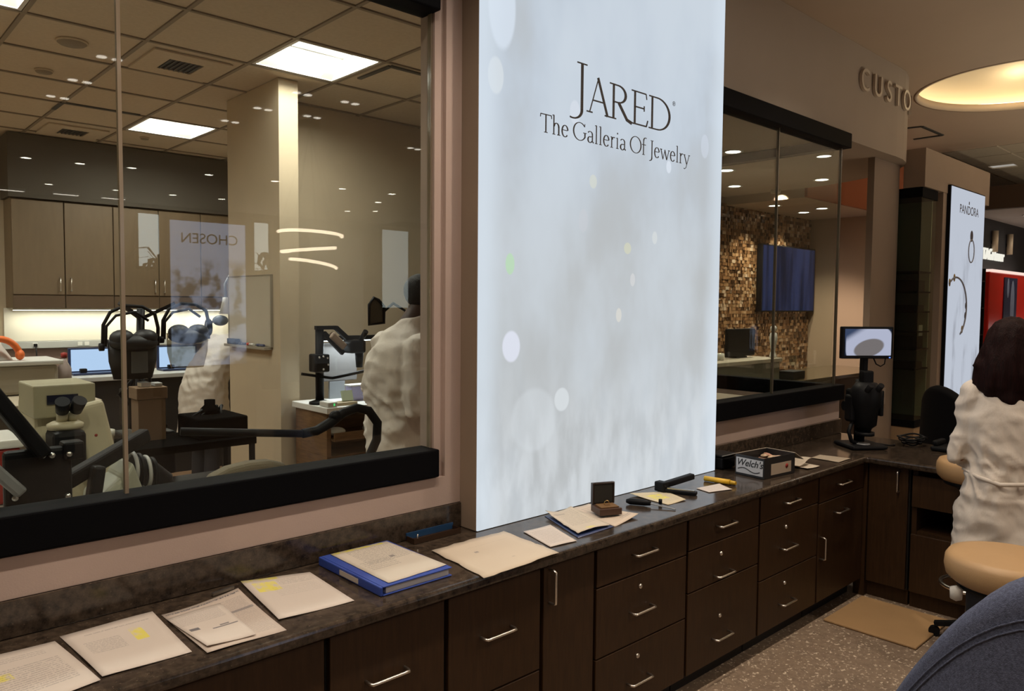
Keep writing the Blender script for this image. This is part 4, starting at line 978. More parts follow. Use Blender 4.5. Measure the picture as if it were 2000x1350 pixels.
# technician bending over a bench behind the partition
p1 = thing('person', 'person in a white lab coat bending forward, partly hidden by the partition', 'person', (0, 0, 0))
HC = (0.0, 0.50, 1.46)
Th = Matrix.Rotation(-0.9, 3, 'X')
blob('body', head_pieces(HC, Th) + [('c', (0, 0.32, 1.36), (0, 0.43, 1.44), 0.05, 0.05), ('b', (0, 0.17, 1.22), (0.15, 0.10, 0.10)), ('c', (0, 0.2, 1.25), (0, 0.0, 0.95), 0.10, 0.11),
     ('c', (-0.19, 0.26, 1.32), (-0.24, 0.32, 1.08), 0.05, 0.04), ('c', (-0.24, 0.32, 1.08), (-0.14, 0.54, 1.05), 0.04, 0.03), ('c', (0.19, 0.26, 1.32), (0.24, 0.32, 1.08), 0.05, 0.04), ('c', (0.24, 0.32, 1.08), (0.14, 0.54, 1.05), 0.04, 0.03),
     ('c', (0.09, 0, 0.95), (0.10, 0.03, 0.50), 0.085, 0.058), ('c', (0.10, 0.03, 0.50), (0.10, -0.01, 0.09), 0.055, 0.038), ('c', (-0.09, 0, 0.95), (-0.10, 0.03, 0.50), 0.085, 0.058), ('c', (-0.10, 0.03, 0.50), (-0.10, -0.01, 0.09), 0.055, 0.038)]
     + hand((-0.14, 0.545, 1.05), (0.2, 1, 0), (-1, 0.2, 0), (0, 0, 1)) + hand((0.14, 0.545, 1.05), (-0.2, 1, 0), (1, 0.2, 0), (0, 0, 1)), 0.0095, M['skin'], p1, 3)
eyes(HC, Th, p1)
blob('hair', [('b', (0, 0.475, 1.50), (0.088, 0.104, 0.094), Th)], 0.010, mat('grey_hair', (0.10, 0.10, 0.11), 0.7), p1, 2)
blob('lab_coat', [('s', [(0, 0.0, 0.52, 0.26, 0.215), (0, 0.0, 0.75, 0.245, 0.20), (0, 0.0, 0.95, 0.225, 0.185), (0, 0.05, 1.10, 0.215, 0.175), (0, 0.13, 1.23, 0.215, 0.165), (0, 0.21, 1.33, 0.20, 0.14), (0, 0.28, 1.385, 0.13, 0.10), (0, 0.33, 1.41, 0.07, 0.07)]),
     ('c', (-0.195, 0.24, 1.33), (-0.25, 0.30, 1.08), 0.078, 0.068), ('c', (-0.25, 0.30, 1.08), (-0.16, 0.50, 1.05), 0.066, 0.05), ('c', (0.195, 0.24, 1.33), (0.25, 0.30, 1.08), 0.078, 0.068), ('c', (0.25, 0.30, 1.08), (0.16, 0.50, 1.05), 0.066, 0.05)], 0.013, M['coat'], p1, 3, fold=0.010, fscale=(7, 7, 4), seed=5.0, waist=1.05)
blob('trousers', [('c', (0.09, 0, 0.9), (0.10, 0.03, 0.50), 0.10, 0.078), ('c', (0.10, 0.03, 0.50), (0.10, -0.005, 0.06), 0.075, 0.062), ('c', (-0.09, 0, 0.9), (-0.10, 0.03, 0.50), 0.10, 0.078), ('c', (-0.10, 0.03, 0.50), (-0.10, -0.005, 0.06), 0.075, 0.062)], 0.015, M['trouser'], p1, 2)
shoe(1, 0.10, 0.0, p1); shoe(1, -0.10, 0.0, p1)
place(p1, (2.62, 6.85, 0.0), math.atan2(-0.98, 0.18), p1)

# ================================================================ SEATS
def tub_chair(name, label, c, yaw, r, seat, arm, back, m, thick=0.10, legs='wood', seam=False):
    t = thing(name, label, 'chair', (0, 0, 0))
    n = 40; half = math.radians(118); rows = []
    def top(a): return arm + (back - arm) * max(0.0, math.cos(a)) ** 2
    mb = MB(); vs = []
    K = 14
    for i in range(n+1):
        a = -half + 2*half*i/n
        d = Vector((math.sin(a), -math.cos(a), 0)); z1 = top(a); z0 = seat - 0.22
        ro = r; ri = r - thick
        ring = [(ri, z0), (ri, seat), (ri + 0.005, z1 - thick*0.55)]
        for k in range(7): # rounded top
            b = PI - PI*k/6; ring.append(((ro+ri)/2 + math.cos(b)*thick/2, z1 - thick/2 + math.sin(b)*thick/2))
        ring += [(ro, z1 - thick*0.6), (ro + 0.01, (z0+z1)/2), (ro, z0)]
        K = len(ring)
        vs += [d*q[0] + Vector((0, 0, q[1])) for q in ring]
    fs = []
    for i in range(n):
        for k in range(K):
            k2 = (k+1) % K
            fs.append((i*K+k, i*K+k2, (i+1)*K+k2, (i+1)*K+k))
    fs += [tuple(range(K)), tuple(range(n*K, (n+1)*K))[::-1]]
    mb.add(vs, fs, True).build('backrest', m, t)
    mb = MB(); poly = [((r-thick-0.005)*math.sin(a), -(r-thick-0.005)*math.cos(a)) for a in [-half + 2*half*i/24 for i in range(25)]]
    poly += [(0.8*r, 0.55*r), (-0.8*r, 0.55*r)] if False else []
    mb.prism(poly, seat-0.14, seat).build('seat', m, t, bevel=0.03, seg=3)
    MB().prism([(p[0]*0.97, p[1]*0.97) for p in poly], seat-0.22, seat-0.142).build('seat_frame', M['mblack'], t)
    for sx in (-1, 1):
        for sy in (-1, 1):
            MB().cone((sx*r*0.55, sy*r*0.55 - 0.08, seat-0.221), (sx*r*0.66, sy*r*0.66 - 0.08, 0.0), 0.022, 0.014).build('leg', M['wood'] if legs == 'wood' else M['plastic'], t)
    if seam:
        for q in (0.0, 0.022):
            MB().tube([Vector((math.sin(a), -math.cos(a), 0)) * (r + 0.004) + Vector((0, 0, top(a) - thick*0.62 - q - 0.02)) for a in [-half*0.98 + 2*half*0.98*i/40 for i in range(41)]], 0.0022, 6).build('seam', m, t)
    t.location = c; t.rotation_euler = (0, 0, yaw)
    return t
BT = mat('blue_grey_tweed', (0.085, 0.100, 0.165), 0.95, var=0.35, scale=160, bump=0.5, bscale=400)
tub_chair('tub_chair', 'blue-grey tweed upholstered tub chair seen from behind, near the round tan stool', (2.50, 0.451, 0), -1.39, 0.45, 0.46, 0.50, 1.095, BT, thick=0.12, seam=True)
tub_chair('tub_chair', 'black tub armchair beyond the return counter, beside the woman', (5.80, 1.50, 0), math.atan2(-0.80, -0.60), 0.43, 0.46, 0.84, 1.19, mat('black_leather', (0.004, 0.004, 0.005), 0.7, spec=0.1), thick=0.07)
def stool(c, z, label, r=0.21):
    t = thing('stool', label, 'stool', (c[0], c[1], 0), 'round tan swivel stools')
    MB().lathe((c[0], c[1], z), [(0.0, -0.105), (r*0.86, -0.105), (r*0.97, -0.085), (r, -0.055), (r*0.985, -0.022), (r*0.93, -0.004), (r*0.8, 0.0), (0, 0.004)], 48).build('seat', M['tan'], t)
    MB().lathe((c[0], c[1], z), [(0, -0.16), (0.07, -0.16), (0.10, -0.14), (r*0.8, -0.125), (r*0.82, -0.106), (0, -0.106)], 32).build('seat_plate', M['plastic'], t)
    MB().cone((c[0], c[1], 0.09), (c[0], c[1], z-0.16), 0.026).build('column', M['chrome'], t)
    MB().tube([(c[0]+0.14*math.cos(a), c[1]+0.14*math.sin(a), 0.30) for a in [2*PI*i/32 for i in range(32)]], 0.010, 8, closed=True).bar((c[0]-0.14, c[1], 0.30), (c[0]+0.14, c[1], 0.30), 0.016, 0.012).build('foot_ring', M['chrome'], t)
    for k in range(5):
        a = 2*PI*k/5 + 0.506; d = Vector((math.cos(a), math.sin(a), 0)); b = Vector((c[0], c[1], 0))
        lg = MB().bar(b + d*0.02 + Vector((0, 0, 0.10)), b + d*0.16 + Vector((0, 0, 0.065)), 0.035, 0.022).build('leg', M['plastic'], t)
        MB().cone(b + d*0.16 + Vector((-0.012*d.y, 0.012*d.x, 0.026)), b + d*0.16 + Vector((0.012*d.y, -0.012*d.x, 0.026)), 0.026, n=14).build('caster', M['plastic'], lg)
    return t
s1 = stool((3.225, 0.765), 0.79, 'round tan swivel stool in front of the woman in the lab coat')
MB().lathe((3.10, 0.90, 0.615), [(0.0, 0.0), (0.02, 0.01), (0.022, 0.05), (0.0, 0.06)], 12).build('height_lever', M['white'], s1)
stool((4.29, 1.175), 0.94, 'round tan raised stool standing on the far side of the woman', 0.18)
# ================================================================ WORKSHOP
def troffer(x, y, label):
    t = thing('ceiling_light', label, 'ceiling light', (x + DX/2, y + DY/2, 3.2))
    x0, x1, y0, y1 = x + 0.015, x + DX - 0.015, y + 0.015, y + DY - 0.015
    W = M['white2']
    MB().box((x0, y0, 3.2), (x1, y0+0.02, 3.33)).box((x0, y1-0.02, 3.2), (x1, y1, 3.33)).box((x0, y0+0.02, 3.2), (x0+0.02, y1-0.02, 3.33)).box((x1-0.02, y0+0.02, 3.2), (x1, y1-0.02, 3.33)).build('housing', W, t)
    a = [(x0+0.02, y1-0.02, 3.205), (x1-0.02, y1-0.02, 3.205), (x1-0.02, y1-0.17, 3.315), (x0+0.02, y1-0.17, 3.315)]
    b = [(p[0], p[1]+0.004, p[2]+0.008) for p in a]
    MB().add(a + b, [(0,1,2,3),(7,6,5,4),(0,4,5,1),(1,5,6,2),(2,6,7,3),(3,7,4,0)]).build('reflector', W, t)
    MB().box((x0+0.021, y0+0.021, 3.318), (x1-0.021, y1-0.021, 3.326)).build('lens', M['panel'], t)
    lamp('panel_lamp', 'AREA', (x + DX/2, y + DY/2 - 0.05, 3.31), P_TROFFER, (1.0, 0.95, 0.86), t, size=0.5, sy=0.4)
troffer(X0 + 2*DX, Y0, 'lit square ceiling panel nearest the window, just in front of the partition')
troffer(X0 + 2*DX, Y0 + 4*DY, 'lit square ceiling panel deep in the workshop beyond the first one')
troffer(X0 - DX, Y0, 'lit square ceiling panel cut off by the frame corner')
troffer(X0 - 2*DX, Y0 + 4*DY, 'unseen ceiling panel added deep in the workshop to raise its light')  # out of view, added with the next one for more workshop light
troffer(X0 - 3*DX, Y0 + DY, 'unseen ceiling panel added near the end wall to brighten the workshop')
def vent(x, y, label, w=0.21, d=0.24):
    t = thing('air_vent', label, 'vent', (x, y, 3.19))
    MB().box((x-w/2-.13, y-d/2-.13, 3.190), (x+w/2+.13, y-d/2, 3.2005)).box((x-w/2-.13, y+d/2, 3.190), (x+w/2+.13, y+d/2+.13, 3.2005)).box((x-w/2-.13, y-d/2, 3.190), (x-w/2, y+d/2, 3.2005)).box((x+w/2, y-d/2, 3.190), (x+w/2+.13, y+d/2, 3.2005)).build('frame', M['tile'], t)
    MB().box((x-w/2, y-d/2, 3.1985), (x+w/2, y+d/2, 3.2)).build('backing', M['mblack'], t)
    for k in range(7):
        q = x - w/2 + 0.015 + k*(w-0.03)/6
        MB().box((q-0.004, y-d/2, 3.189), (q+0.004, y+d/2, 3.198), rot=Matrix.Rotation(0.5, 3, 'Y')).build('louver', M['grille'], t)
vent(1.815, 5.06, 'dark square ceiling air vent nearer the workshop window')
vent(1.815, 7.69, 'dark square ceiling air vent deep in the workshop')
def slot(name, pts, z, label, m):
    o = MB()
    for a, b in zip(pts, pts[1:]): o.bar((a[0], a[1], z), (b[0], b[1], z), 0.03, 0.010)
    return tag(o.build(name, m, org=(pts[0][0], pts[0][1], z)), label, 'slot vent')
slot('slot_bar', [(1.50, 6.90), (1.50, 6.62), (2.05, 6.62)], 3.199, 'dark L-shaped ceiling bar standing in for a mirrored slot, beside the deep vent', M['grille'])  # slot reflections in the glass, modelled as dark bars on the ceiling
slot('slot_bar', [(2.78, 4.50), (2.78, 4.13), (3.25, 4.13)], 3.199, 'dark L-shaped ceiling bar standing in for a mirrored slot, by the nearest panel', M['grille'])
slot('slot_bar', [(8.16, 2.99), (8.19, 2.85), (8.75, 2.84), (8.75, 3.12)], 3.495, 'dark angular slot in the showroom ceiling below the round dome', M['grille'])
for (x, y, lab, r) in [(1.20, 5.05, 'round ceiling speaker nearer the workshop window', 0.085), (1.21, 5.80, 'small round detector further along the workshop ceiling', 0.055), (2.36, 7.5, 'small round sprinkler cover deep in the workshop ceiling', 0.04)]:
    t = thing('ceiling_disc', lab, 'detector', (x, y, 3.203))
    MB().lathe((x, y, 3.203), [(0, -0.022), (r*0.8, -0.02), (r*0.92, -0.012)], 24).build('cap', M['grid'], t)
    MB().lathe((x, y, 3.203), [(r*0.92, -0.012), (r, -0.010), (r, 0.0), (0, 0.0)], 24).build('ring', M['tile'], t)

# rear wall: upper cabinets, lit panel, trunking, bench
for i in range(5):
    x0 = 1.40 + i*0.42
    t = thing('wall_cabinet', ['taupe upper cabinet at the window joint end of the rear run', 'second taupe upper cabinet of the rear run', 'taupe upper cabinet above the lit screens', 'fourth taupe upper cabinet, towards the partition', 'last taupe upper cabinet, cut off by the partition'][i], 'cabinet', (x0+0.21, 8.25, 1.63), 'upper cabinets over the lit rear bench')
    MB().box((x0+0.002, 8.10, 1.63), (x0+0.418, 8.415, 2.62)).build('carcass', M['cabdoor'], t)
    d = MB().box((x0+0.004, 8.08, 1.755), (x0+0.416, 8.10, 2.61)).build('door', M['cabdoor'], t, bevel=0.003, seg=1)
    hx = x0 + (0.375 if i % 2 == 0 else 0.045)
    MB().tube([(hx, 8.08, 1.79), (hx, 8.05, 1.79), (hx, 8.05, 1.91), (hx, 8.08, 1.91)], 0.005, 6).build('handle', M['chrome'], d)
    MB().box((x0+0.004, 8.085, 1.632), (x0+0.416, 8.10, 1.745)).build('valance', mat('cab_rail', (0.11, 0.07, 0.04), 0.5) if i == 0 else bpy.data.materials['cab_rail'], t)
struct(MB().box((1.38, 8.05, 2.625), (3.55, 8.418, 3.19)).build('wall_bulkhead', mat('dark_bulkhead', (0.075, 0.062, 0.045), 0.8), org=(2.4, 8.2, 2.63)))
st = thing('strip_light', 'thin warm strip light under the rear upper cabinets', 'strip light', (2.45, 8.2, 1.62))
MB().box((1.42, 8.22, 1.612), (3.48, 8.28, 1.627)).build('housing', M['white2'], st)
MB().box((1.43, 8.225, 1.606), (3.47, 8.275, 1.6115)).build('diffuser', M['strip'], st)
lamp('strip_lamp', 'AREA', (2.45, 8.25, 1.60), 10, (1.0, 0.93, 0.78), st, size=2.0, sy=0.05)
sbox('wall_splash', (1.38, 8.40, 1.315), (3.55, 8.418, 1.628), M['lightwall'])
tk = thing('cable_trunking', 'grey cable trunking with sockets along the rear wall', 'trunking', (2.4, 8.39, 1.25))
MB().box((0.6, 8.37, 1.245), (3.55, 8.418, 1.312)).build('channel', M['lgrey'], tk, bevel=0.004)
for x in (1.62, 2.0, 2.06, 3.2):
    MB().box((x-0.02, 8.364, 1.262), (x+0.02, 8.3695, 1.298)).build('socket', M['white2'], tk)
MB().box((1.605, 8.35, 1.262), (1.635, 8.3635, 1.29)).tube([(1.62, 8.34, 1.262), (1.625, 8.34, 1.16), (1.58, 8.34, 1.06)], 0.006, 6).build('plug', M['plastic'], tk)
sbox('trim_wall', (0.6, 8.405, 1.0), (3.55, 8.418, 1.244), mat('mauve_brown', (0.16, 0.10, 0.075), 0.8))
wb = thing('workbench', 'long dark bench along the rear wall under the lit screens', 'bench', (2.3, 8.05, 0))
MB().box((0.9, 7.70, 0.96), (3.5, 8.40, 1.0)).build('top', M['lgrey'], wb, bevel=0.004)
MB().box((0.95, 7.78, 0.001), (3.45, 8.38, 0.959)).build('cupboard', M['mblack'], wb)
def lightbooth(x0, x1, label, tilt):
    t = thing('light_screen', label, 'screen', ((x0+x1)/2, 8.15, 1.001))
    MB().box((x0-0.02, 8.12, 1.005), (x1+0.02, 8.15, 1.25)).build('casing', mat('navy_casing', (0.015, 0.03, 0.09), 0.4), t)
    MB().box((x0, 8.115, 1.03), (x1, 8.1195, 1.235)).build('screen', emis('blue_white_glow', (0.50, 0.66, 0.95), 1.1), t)
    MB().box((x0-0.02, 7.95, 1.002), (x1+0.02, 8.119, 1.02)).build('shelf', bpy.data.materials['navy_casing'], t)
    MB().box((x0+0.05, 8.0, 1.0205), (x0+0.11, 8.05, 1.06)).build('holder', M['plastic'], t, bevel=0.008)
lightbooth(1.86, 2.22, 'glowing blue-white inspection screen beside the hanging visors', 0)
lightbooth(2.66, 3.02, 'glowing blue-white inspection screen glimpsed beyond the second visor', 0)

# two face visors on a black stand
vs = thing('visor_stand', 'tall black stand crowded with cables between two hanging visors', 'stand', (1.40, 4.62, 0))
MB().cone((1.43, 4.84, 0.02), (1.43, 4.66, 1.66), 0.022).build('post', M['plastic'], vs)
MB().bar((1.43, 4.66, 1.60), (1.30, 4.60, 1.69), 0.02, 0.02).bar((1.43, 4.66, 1.60), (1.60, 4.60, 1.69), 0.02, 0.02).build('hook_arm', M['plastic'], vs)
for k in range(5):
    a = 2*PI*k/5
    MB().bar((1.43, 4.84, 0.05), (1.43+0.30*math.cos(a), 4.84+0.22*math.sin(a), 0.03), 0.05, 0.03).build('foot', M['plastic'], vs)
for k in range(6):
    r_ = random.Random(k+40)
    MB().tube([(1.43 + r_.uniform(-.04, .06), 4.63, 1.45 - 0.05*k), (1.38 + r_.uniform(-.10, .10), 4.58, 1.18), (1.48 + r_.uniform(-.08, .08), 4.59, 0.98), (1.43 + r_.uniform(-.1, .1), 4.62, 0.75)], 0.010, 6).build('cable', M['plastic'], vs)
MB().box((1.33, 4.56, 0.98), (1.53, 4.76, 1.20)).box((1.30, 4.56, 0.70), (1.58, 4.80, 0.95)).build('control_box', M['plastic'], vs, bevel=0.012)
for (x, z) in ((1.36, 1.01), (1.42, 1.16), (1.50, 1.13), (1.52, 0.90), (1.36, 0.92), (1.45, 0.86)):
    MB().lathe((x, 4.548, z), [(0, 0.006), (0.007, 0.006), (0.009, 0)], 10, ax=(0, -1, 0)).build('knob', M['bolt'], vs)
VG = mat('visor_smoke', (0.10, 0.105, 0.10), 0.3)
VT = glass_mat('smoked_visor', (0.55, 0.50, 0.42))
def visor(cx, y, z, label, s=1.0, deep=True):
    t = thing('face_visor', label, 'visor', (cx, y, z))
    def L(x, yy, zz): return (cx + x*s, y + yy*s, z + zz*s)
    MB().tube([L(-0.150, 0.02, -0.02), L(-0.148, 0.01, 0.10), L(-0.115, 0.0, 0.17), L(-0.04, 0.0, 0.205), L(0.05, 0.0, 0.20), L(0.115, 0.0, 0.16), L(0.135, 0.01, 0.08), L(0.135, 0.02, -0.02)], 0.010, 8).build('headband', M['plastic'], t)
    MB().tube([L(-0.125, 0.06, -0.02), L(-0.12, 0.06, 0.09), L(-0.07, 0.06, 0.15), L(0.03, 0.06, 0.17), L(0.10, 0.06, 0.12)], 0.008, 8).build('strap', M['plastic'], t)
    MB().ball(L(0, -0.01, 0.0), (0.128*s, 0.07*s, 0.05*s), 10).ball(L(0.06, -0.01, 0.03), (0.065*s, 0.06*s, 0.045*s), 8).ball(L(-0.06, -0.01, 0.025), (0.065*s, 0.06*s, 0.05*s), 8).build('brow_pad', M['mblack'], t)
    n = 16; vv = []
    for k in range(n+1):
        a = math.radians(-75 + 150*k/n)
        for (zz, rr) in ((0.02, 0.135), (-0.10, 0.13), (-0.20, 0.105)):
            vv.append(L(rr*math.sin(a), 0.03 - rr*math.cos(a)*0.6, zz))
    so = MB().add(vv, [(k*3+j, k*3+j+1, (k+1)*3+j+1, (k+1)*3+j) for k in range(n) for j in range(2)], True).build('shield', M['mblack'] if deep else VT, t)
    md = so.modifiers.new('t', 'SOLIDIFY'); md.thickness = 0.004
    if deep:
        MB().box(L(-0.03, -0.062, -0.165), L(0.055, -0.057, -0.045)).build('lens', VG, t, bevel=0.004)
    MB().lathe(L(-0.155, 0.02, -0.02), [(0, -0.012), (0.022*s, -0.01), (0.022*s, 0.012), (0, 0.014)], 14, ax=(-1, 0, 0)).build('knob', M['plastic'], t)
    return t
visor(1.345, 4.52, 1.47, 'black welding visor with arched headband hanging in front of the window joint')
visor(1.65, 4.54, 1.50, 'second dark visor with grey smoked shield, hanging nearer the partition', 0.92, deep=False)
bxs = thing('wood_block', 'small brown wooden box standing below the welding visor', 'box', (1.38, 4.40, 0.95))
MB().box((1.30, 4.33, 1.17), (1.46, 4.47, 1.235)).build('tray', mat('brown_block', (0.20, 0.125, 0.07), 0.6), bxs, bevel=0.004)
MB().box((1.31, 4.34, 0.945), (1.45, 4.46, 1.168)).build('cabinet', bpy.data.materials['brown_block'], bxs)
MB().box((1.33, 4.35, 1.236), (1.38, 4.42, 1.262)).build('tin', M['bolt'], bxs, bevel=0.004)
MB().box((1.40, 4.35, 1.236), (1.44, 4.42, 1.256)).build('dish', M['lgrey'], bxs, bevel=0.004)
dk = thing('equipment_cart', 'dark equipment cart loaded with black machines below the visors', 'cart', (1.50, 4.45, 0))
MB().box((1.22, 4.10, 0.905), (1.86, 4.52, 0.944)).build('top_shelf', mat('dead_black', (0.003, 0.003, 0.003), 0.95, spec=0.02), dk)
MB().box((1.25, 4.12, 0.12), (1.83, 4.50, 0.70)).build('machine', M['plastic'], dk, bevel=0.02)
for sx in (1.23, 1.83):
    for sy in (4.11, 4.49):
        MB().box((sx, sy, 0.0), (sx+0.025, sy+0.025, 0.904)).build('leg', M['plastic'], dk)
MB().box((1.56, 4.16, 0.9445), (1.84, 4.48, 1.06)).build('black_case', bpy.data.materials['dead_black'], dk, bevel=0.01)
MB().lathe((1.70, 4.36, 1.0605), [(0, 0), (0.05, 0), (0.05, 0.03), (0.03, 0.05), (0.03, 0.08), (0, 0.08)], 16).build('motor', bpy.data.materials['dead_black'], dk)
for k in range(4):
    MB().tube([(1.62+0.04*k, 4.36, 0.95), (1.60+0.05*k, 4.33, 1.06), (1.68+0.03*k, 4.36, 1.10), (1.74, 4.40+0.03*k, 1.0)], 0.010, 6).build('cable', M['mblack'], dk)

# near bench by the glass, with the laser welder
nb = thing('workbench', 'bench close behind the workshop glass carrying the beige microscope machine', 'bench', (0.25, 3.3, 0))
MB().box((-0.9, 2.55, 0.86), (1.02, 3.95, 0.90)).build('top', M['lgrey'], nb, bevel=0.004)
for sx in (-0.85, 0.93):
    for sy in (2.6, 3.85):
        MB().box((sx, sy, 0), (sx+0.05, sy+0.05, 0.859)).build('leg', M['plastic'], nb)
lw = thing('laser_welder', 'beige bench machine with black twin eyepieces and a dark display', 'machine', (0.76, 3.55, 0.901))
BM = M['beige_metal']
MB().add([(0.655,3.40,0.902),(0.93,3.40,0.902),(0.93,3.85,0.902),(0.655,3.85,0.902),(0.665,3.50,1.30),(0.80,3.50,1.30),(0.80,3.80,1.30),(0.665,3.80,1.30)], [(0,3,2,1),(4,5,6,7),(0,1,5,4),(1,2,6,5),(2,3,7,6),(3,0,4,7)]).build('housing', BM, lw, bevel=0.025, seg=3)
MB().bar((0.83, 3.40, 1.29), (0.895, 3.385, 0.96), 0.055, 0.12, up=(1, 0, 0)).build('side_cover', BM, lw, bevel=0.02, seg=3)
MB().box((0.655, 3.44, 1.235), (0.875, 3.72, 1.365)).build('console', mat('olive_enamel', (0.36, 0.33, 0.22), 0.5), lw, bevel=0.006)
MB().box((0.70, 3.435, 1.288), (0.81, 3.4395, 1.325)).build('display', mat('display_dark', (0.012, 0.014, 0.03), 0.2), lw)
MB().box((0.685, 3.27, 1.05), (0.80, 3.42, 1.20)).build('microscope_body', M['plastic'], lw, bevel=0.02)
MB().lathe((0.745, 3.36, 1.20), [(0, 0), (0.062, 0), (0.064, 0.02), (0.045, 0.03), (0, 0.03)], 20).build('collar', BM, lw)
for (a, b) in (((0.735, 3.36, 1.23), (0.722, 3.29, 1.315)), ((0.765, 3.36, 1.23), (0.782, 3.29, 1.315))):
    e = MB().cone(a, Vector(a).lerp(Vector(b), 0.5), 0.021, 0.019).build('eyepiece_tube', BM, lw)
    MB().cone(Vector(a).lerp(Vector(b), 0.5), b, 0.023, 0.026).build('eyepiece', M['plastic'], e)
MB().lathe((0.855, 3.372, 1.16), [(0, 0.006), (0.006, 0.006), (0.006, 0)], 10, ax=(0, -1, 0)).build('button', M['red'], lw)
br = thing('support_arm', 'big bolted black bracket with a slanting arm close to the glass', 'arm', (0.52, 2.7, 0.901))
MB().box((0.43, 2.68, 0.903), (0.612, 2.72, 1.245)).build('plate', M['plastic'], br, bevel=0.012)
MB().box((0.585, 2.67, 1.20), (0.645, 2.73, 1.258)).build('lug', M['plastic'], br, bevel=0.008)
MB().bar((0.30, 2.66, 1.585), (0.535, 2.68, 1.225), 0.06, 0.045).build('arm', M['plastic'], br, bevel=0.01)
MB().bar((0.33, 2.64, 1.29), (0.47, 2.66, 1.12), 0.035, 0.035).build('brace', M['grey'], br, bevel=0.008)
MB().bar((0.60, 2.73, 1.12), (0.90, 2.9, 1.22), 0.045, 0.05).build('cross_arm', M['plastic'], br, bevel=0.01)
MB().bar((0.655, 2.72, 0.903), (0.70, 2.74, 1.16), 0.06, 0.04).build('strut', M['plastic'], br, bevel=0.01)
for (x, z) in ((0.530, 1.225), (0.555, 1.222), (0.60, 1.222), (0.455, 1.105), (0.594, 1.09)):
    MB().lathe((x, 2.672 if x < 0.59 else 2.664, z), [(0, 0.006), (0.007, 0.005), (0.009, 0.0), (0.009, -0.008)], 12, ax=(0, -1, 0)).build('bolt', M['bolt'], br)
hd = thing('dust_hood', 'pale greenish plastic hood with ribbed hose just behind the glass', 'hood', (0.79, 2.85, 0.901))
HP = mat('pale_plastic', (0.33, 0.34, 0.27), 0.5, var=0.06, scale=5)
MB().add([(0.69,2.72,0.902),(0.80,2.72,0.902),(0.80,2.98,0.902),(0.69,2.98,0.902),(0.70,2.74,1.05),(0.785,2.76,1.105),(0.785,2.94,1.105),(0.70,2.94,1.05)], [(0,3,2,1),(4,5,6,7),(0,1,5,4),(1,2,6,5),(2,3,7,6),(3,0,4,7)]).build('body', HP, hd, bevel=0.018, seg=3)
MB().add([(0.79,2.74,0.902),(0.905,2.80,0.902),(0.895,3.0,0.902),(0.79,2.98,0.902),(0.775,2.74,1.10),(0.82,2.78,1.15),(0.82,2.96,1.15),(0.775,2.94,1.10)], [(0,3,2,1),(4,5,6,7),(0,1,5,4),(1,2,6,5),(2,3,7,6),(3,0,4,7)]).build('scoop', HP, hd, bevel=0.015, seg=3)
for k in range(4):
    MB().tube([(0.86+0.022*k, 2.92 + 0.055*math.cos(a), 1.10 - 0.01*k + 0.055*math.sin(a)) for a in [2*PI*i/20 for i in range(20)]], 0.007, 6, closed=True).build('hose_rib', M['lgrey'] if k in (0, 2) else M['plastic'], hd)
MB().tube([(0.85, 2.92, 1.10), (0.90, 2.92, 1.085), (0.95, 2.92, 1.04), (0.97, 2.93, 0.92)], 0.048, 12).build('hose', M['plastic'], hd)
# clutter at the far end of that bench
wt = thing('side_table', 'cream table top corner beyond the beige machine', 'table', (0.95, 4.6, 0))
MB().box((0.25, 4.20, 1.16), (1.10, 5.0, 1.205)).build('top', mat('cream_laminate', (0.45, 0.38, 0.28), 0.5), wt, bevel=0.006)
MB().box((0.30, 4.25, 0.0), (1.04, 4.95, 1.159)).build('pedestal', mat('taupe_panel', (0.10, 0.08, 0.06), 0.6), wt)
tb = thing('plastic_tub', 'white ribbed bucket standing behind the beige machine', 'bucket', (1.02, 4.05, 0.9))
MB().lathe((0.99, 3.86, 0.901), [(0, 0), (0.052, 0), (0.060, 0.17), (0.064, 0.172), (0.064, 0.20), (0.056, 0.20), (0.05, 0.02), (0, 0.02)], 24).xform(Matrix.Translation((0.005, 0.0, 0))).build('body', mat('bucket_white', (0.42, 0.40, 0.33), 0.5), tb)
for h in (0.06, 0.12): MB().lathe((0.995, 3.86, 0.901+h), [(0.054+h*0.05, 0), (0.060+h*0.05, 0.004), (0.054+h*0.05, 0.008)], 24).build('rib', bpy.data.materials['bucket_white'], tb)
rc = thing('cool_box', 'small red box with a white lid behind the black bracket', 'box', (0.50, 3.6, 0.9))
MB().box((0.44, 3.50, 0.902), (0.62, 3.78, 1.12)).build('body', M['red'], rc, bevel=0.01)
MB().box((0.43, 3.49, 1.121), (0.63, 3.79, 1.155)).build('lid', M['white2'], rc, bevel=0.008)
rr = thing('red_case', 'flat red case lying on the cream table near the frame edge', 'case', (0.4, 4.35, 1.206))
MB().box((0.30, 4.25, 1.206), (0.58, 4.45, 1.25)).build('body', M['red'], rr, bevel=0.01)
MB().box((0.28, 4.24, 1.2505), (0.60, 4.46, 1.262)).build('lid', M['plastic'], rr, bevel=0.004)
wbx = thing('storage_tub', 'long translucent white storage tub on the cream table', 'tub', (0.75, 4.75, 1.206))
MB().box((0.55, 4.62, 1.206), (1.00, 4.95, 1.36)).build('body', mat('milky', (0.38, 0.34, 0.27), 0.4), wbx, bevel=0.02)
MB().box((0.53, 4.60, 1.361), (1.02, 4.97, 1.385)).build('lid', M['white'], wbx, bevel=0.006)
ot = thing('funnel', 'white funnel on the white storage tub', 'funnel', (0.72, 4.75, 1.386))
MB().lathe((0.74, 4.75, 1.386), [(0, 0), (0.075, 0), (0.07, 0.01), (0.03, 0.075), (0.02, 0.10), (0, 0.10)], 24).build('cone', M['white'], ot)
oh = thing('ear_defenders', 'orange ear defenders arched over the white funnel', 'ear defenders', (0.72, 4.75, 1.386))
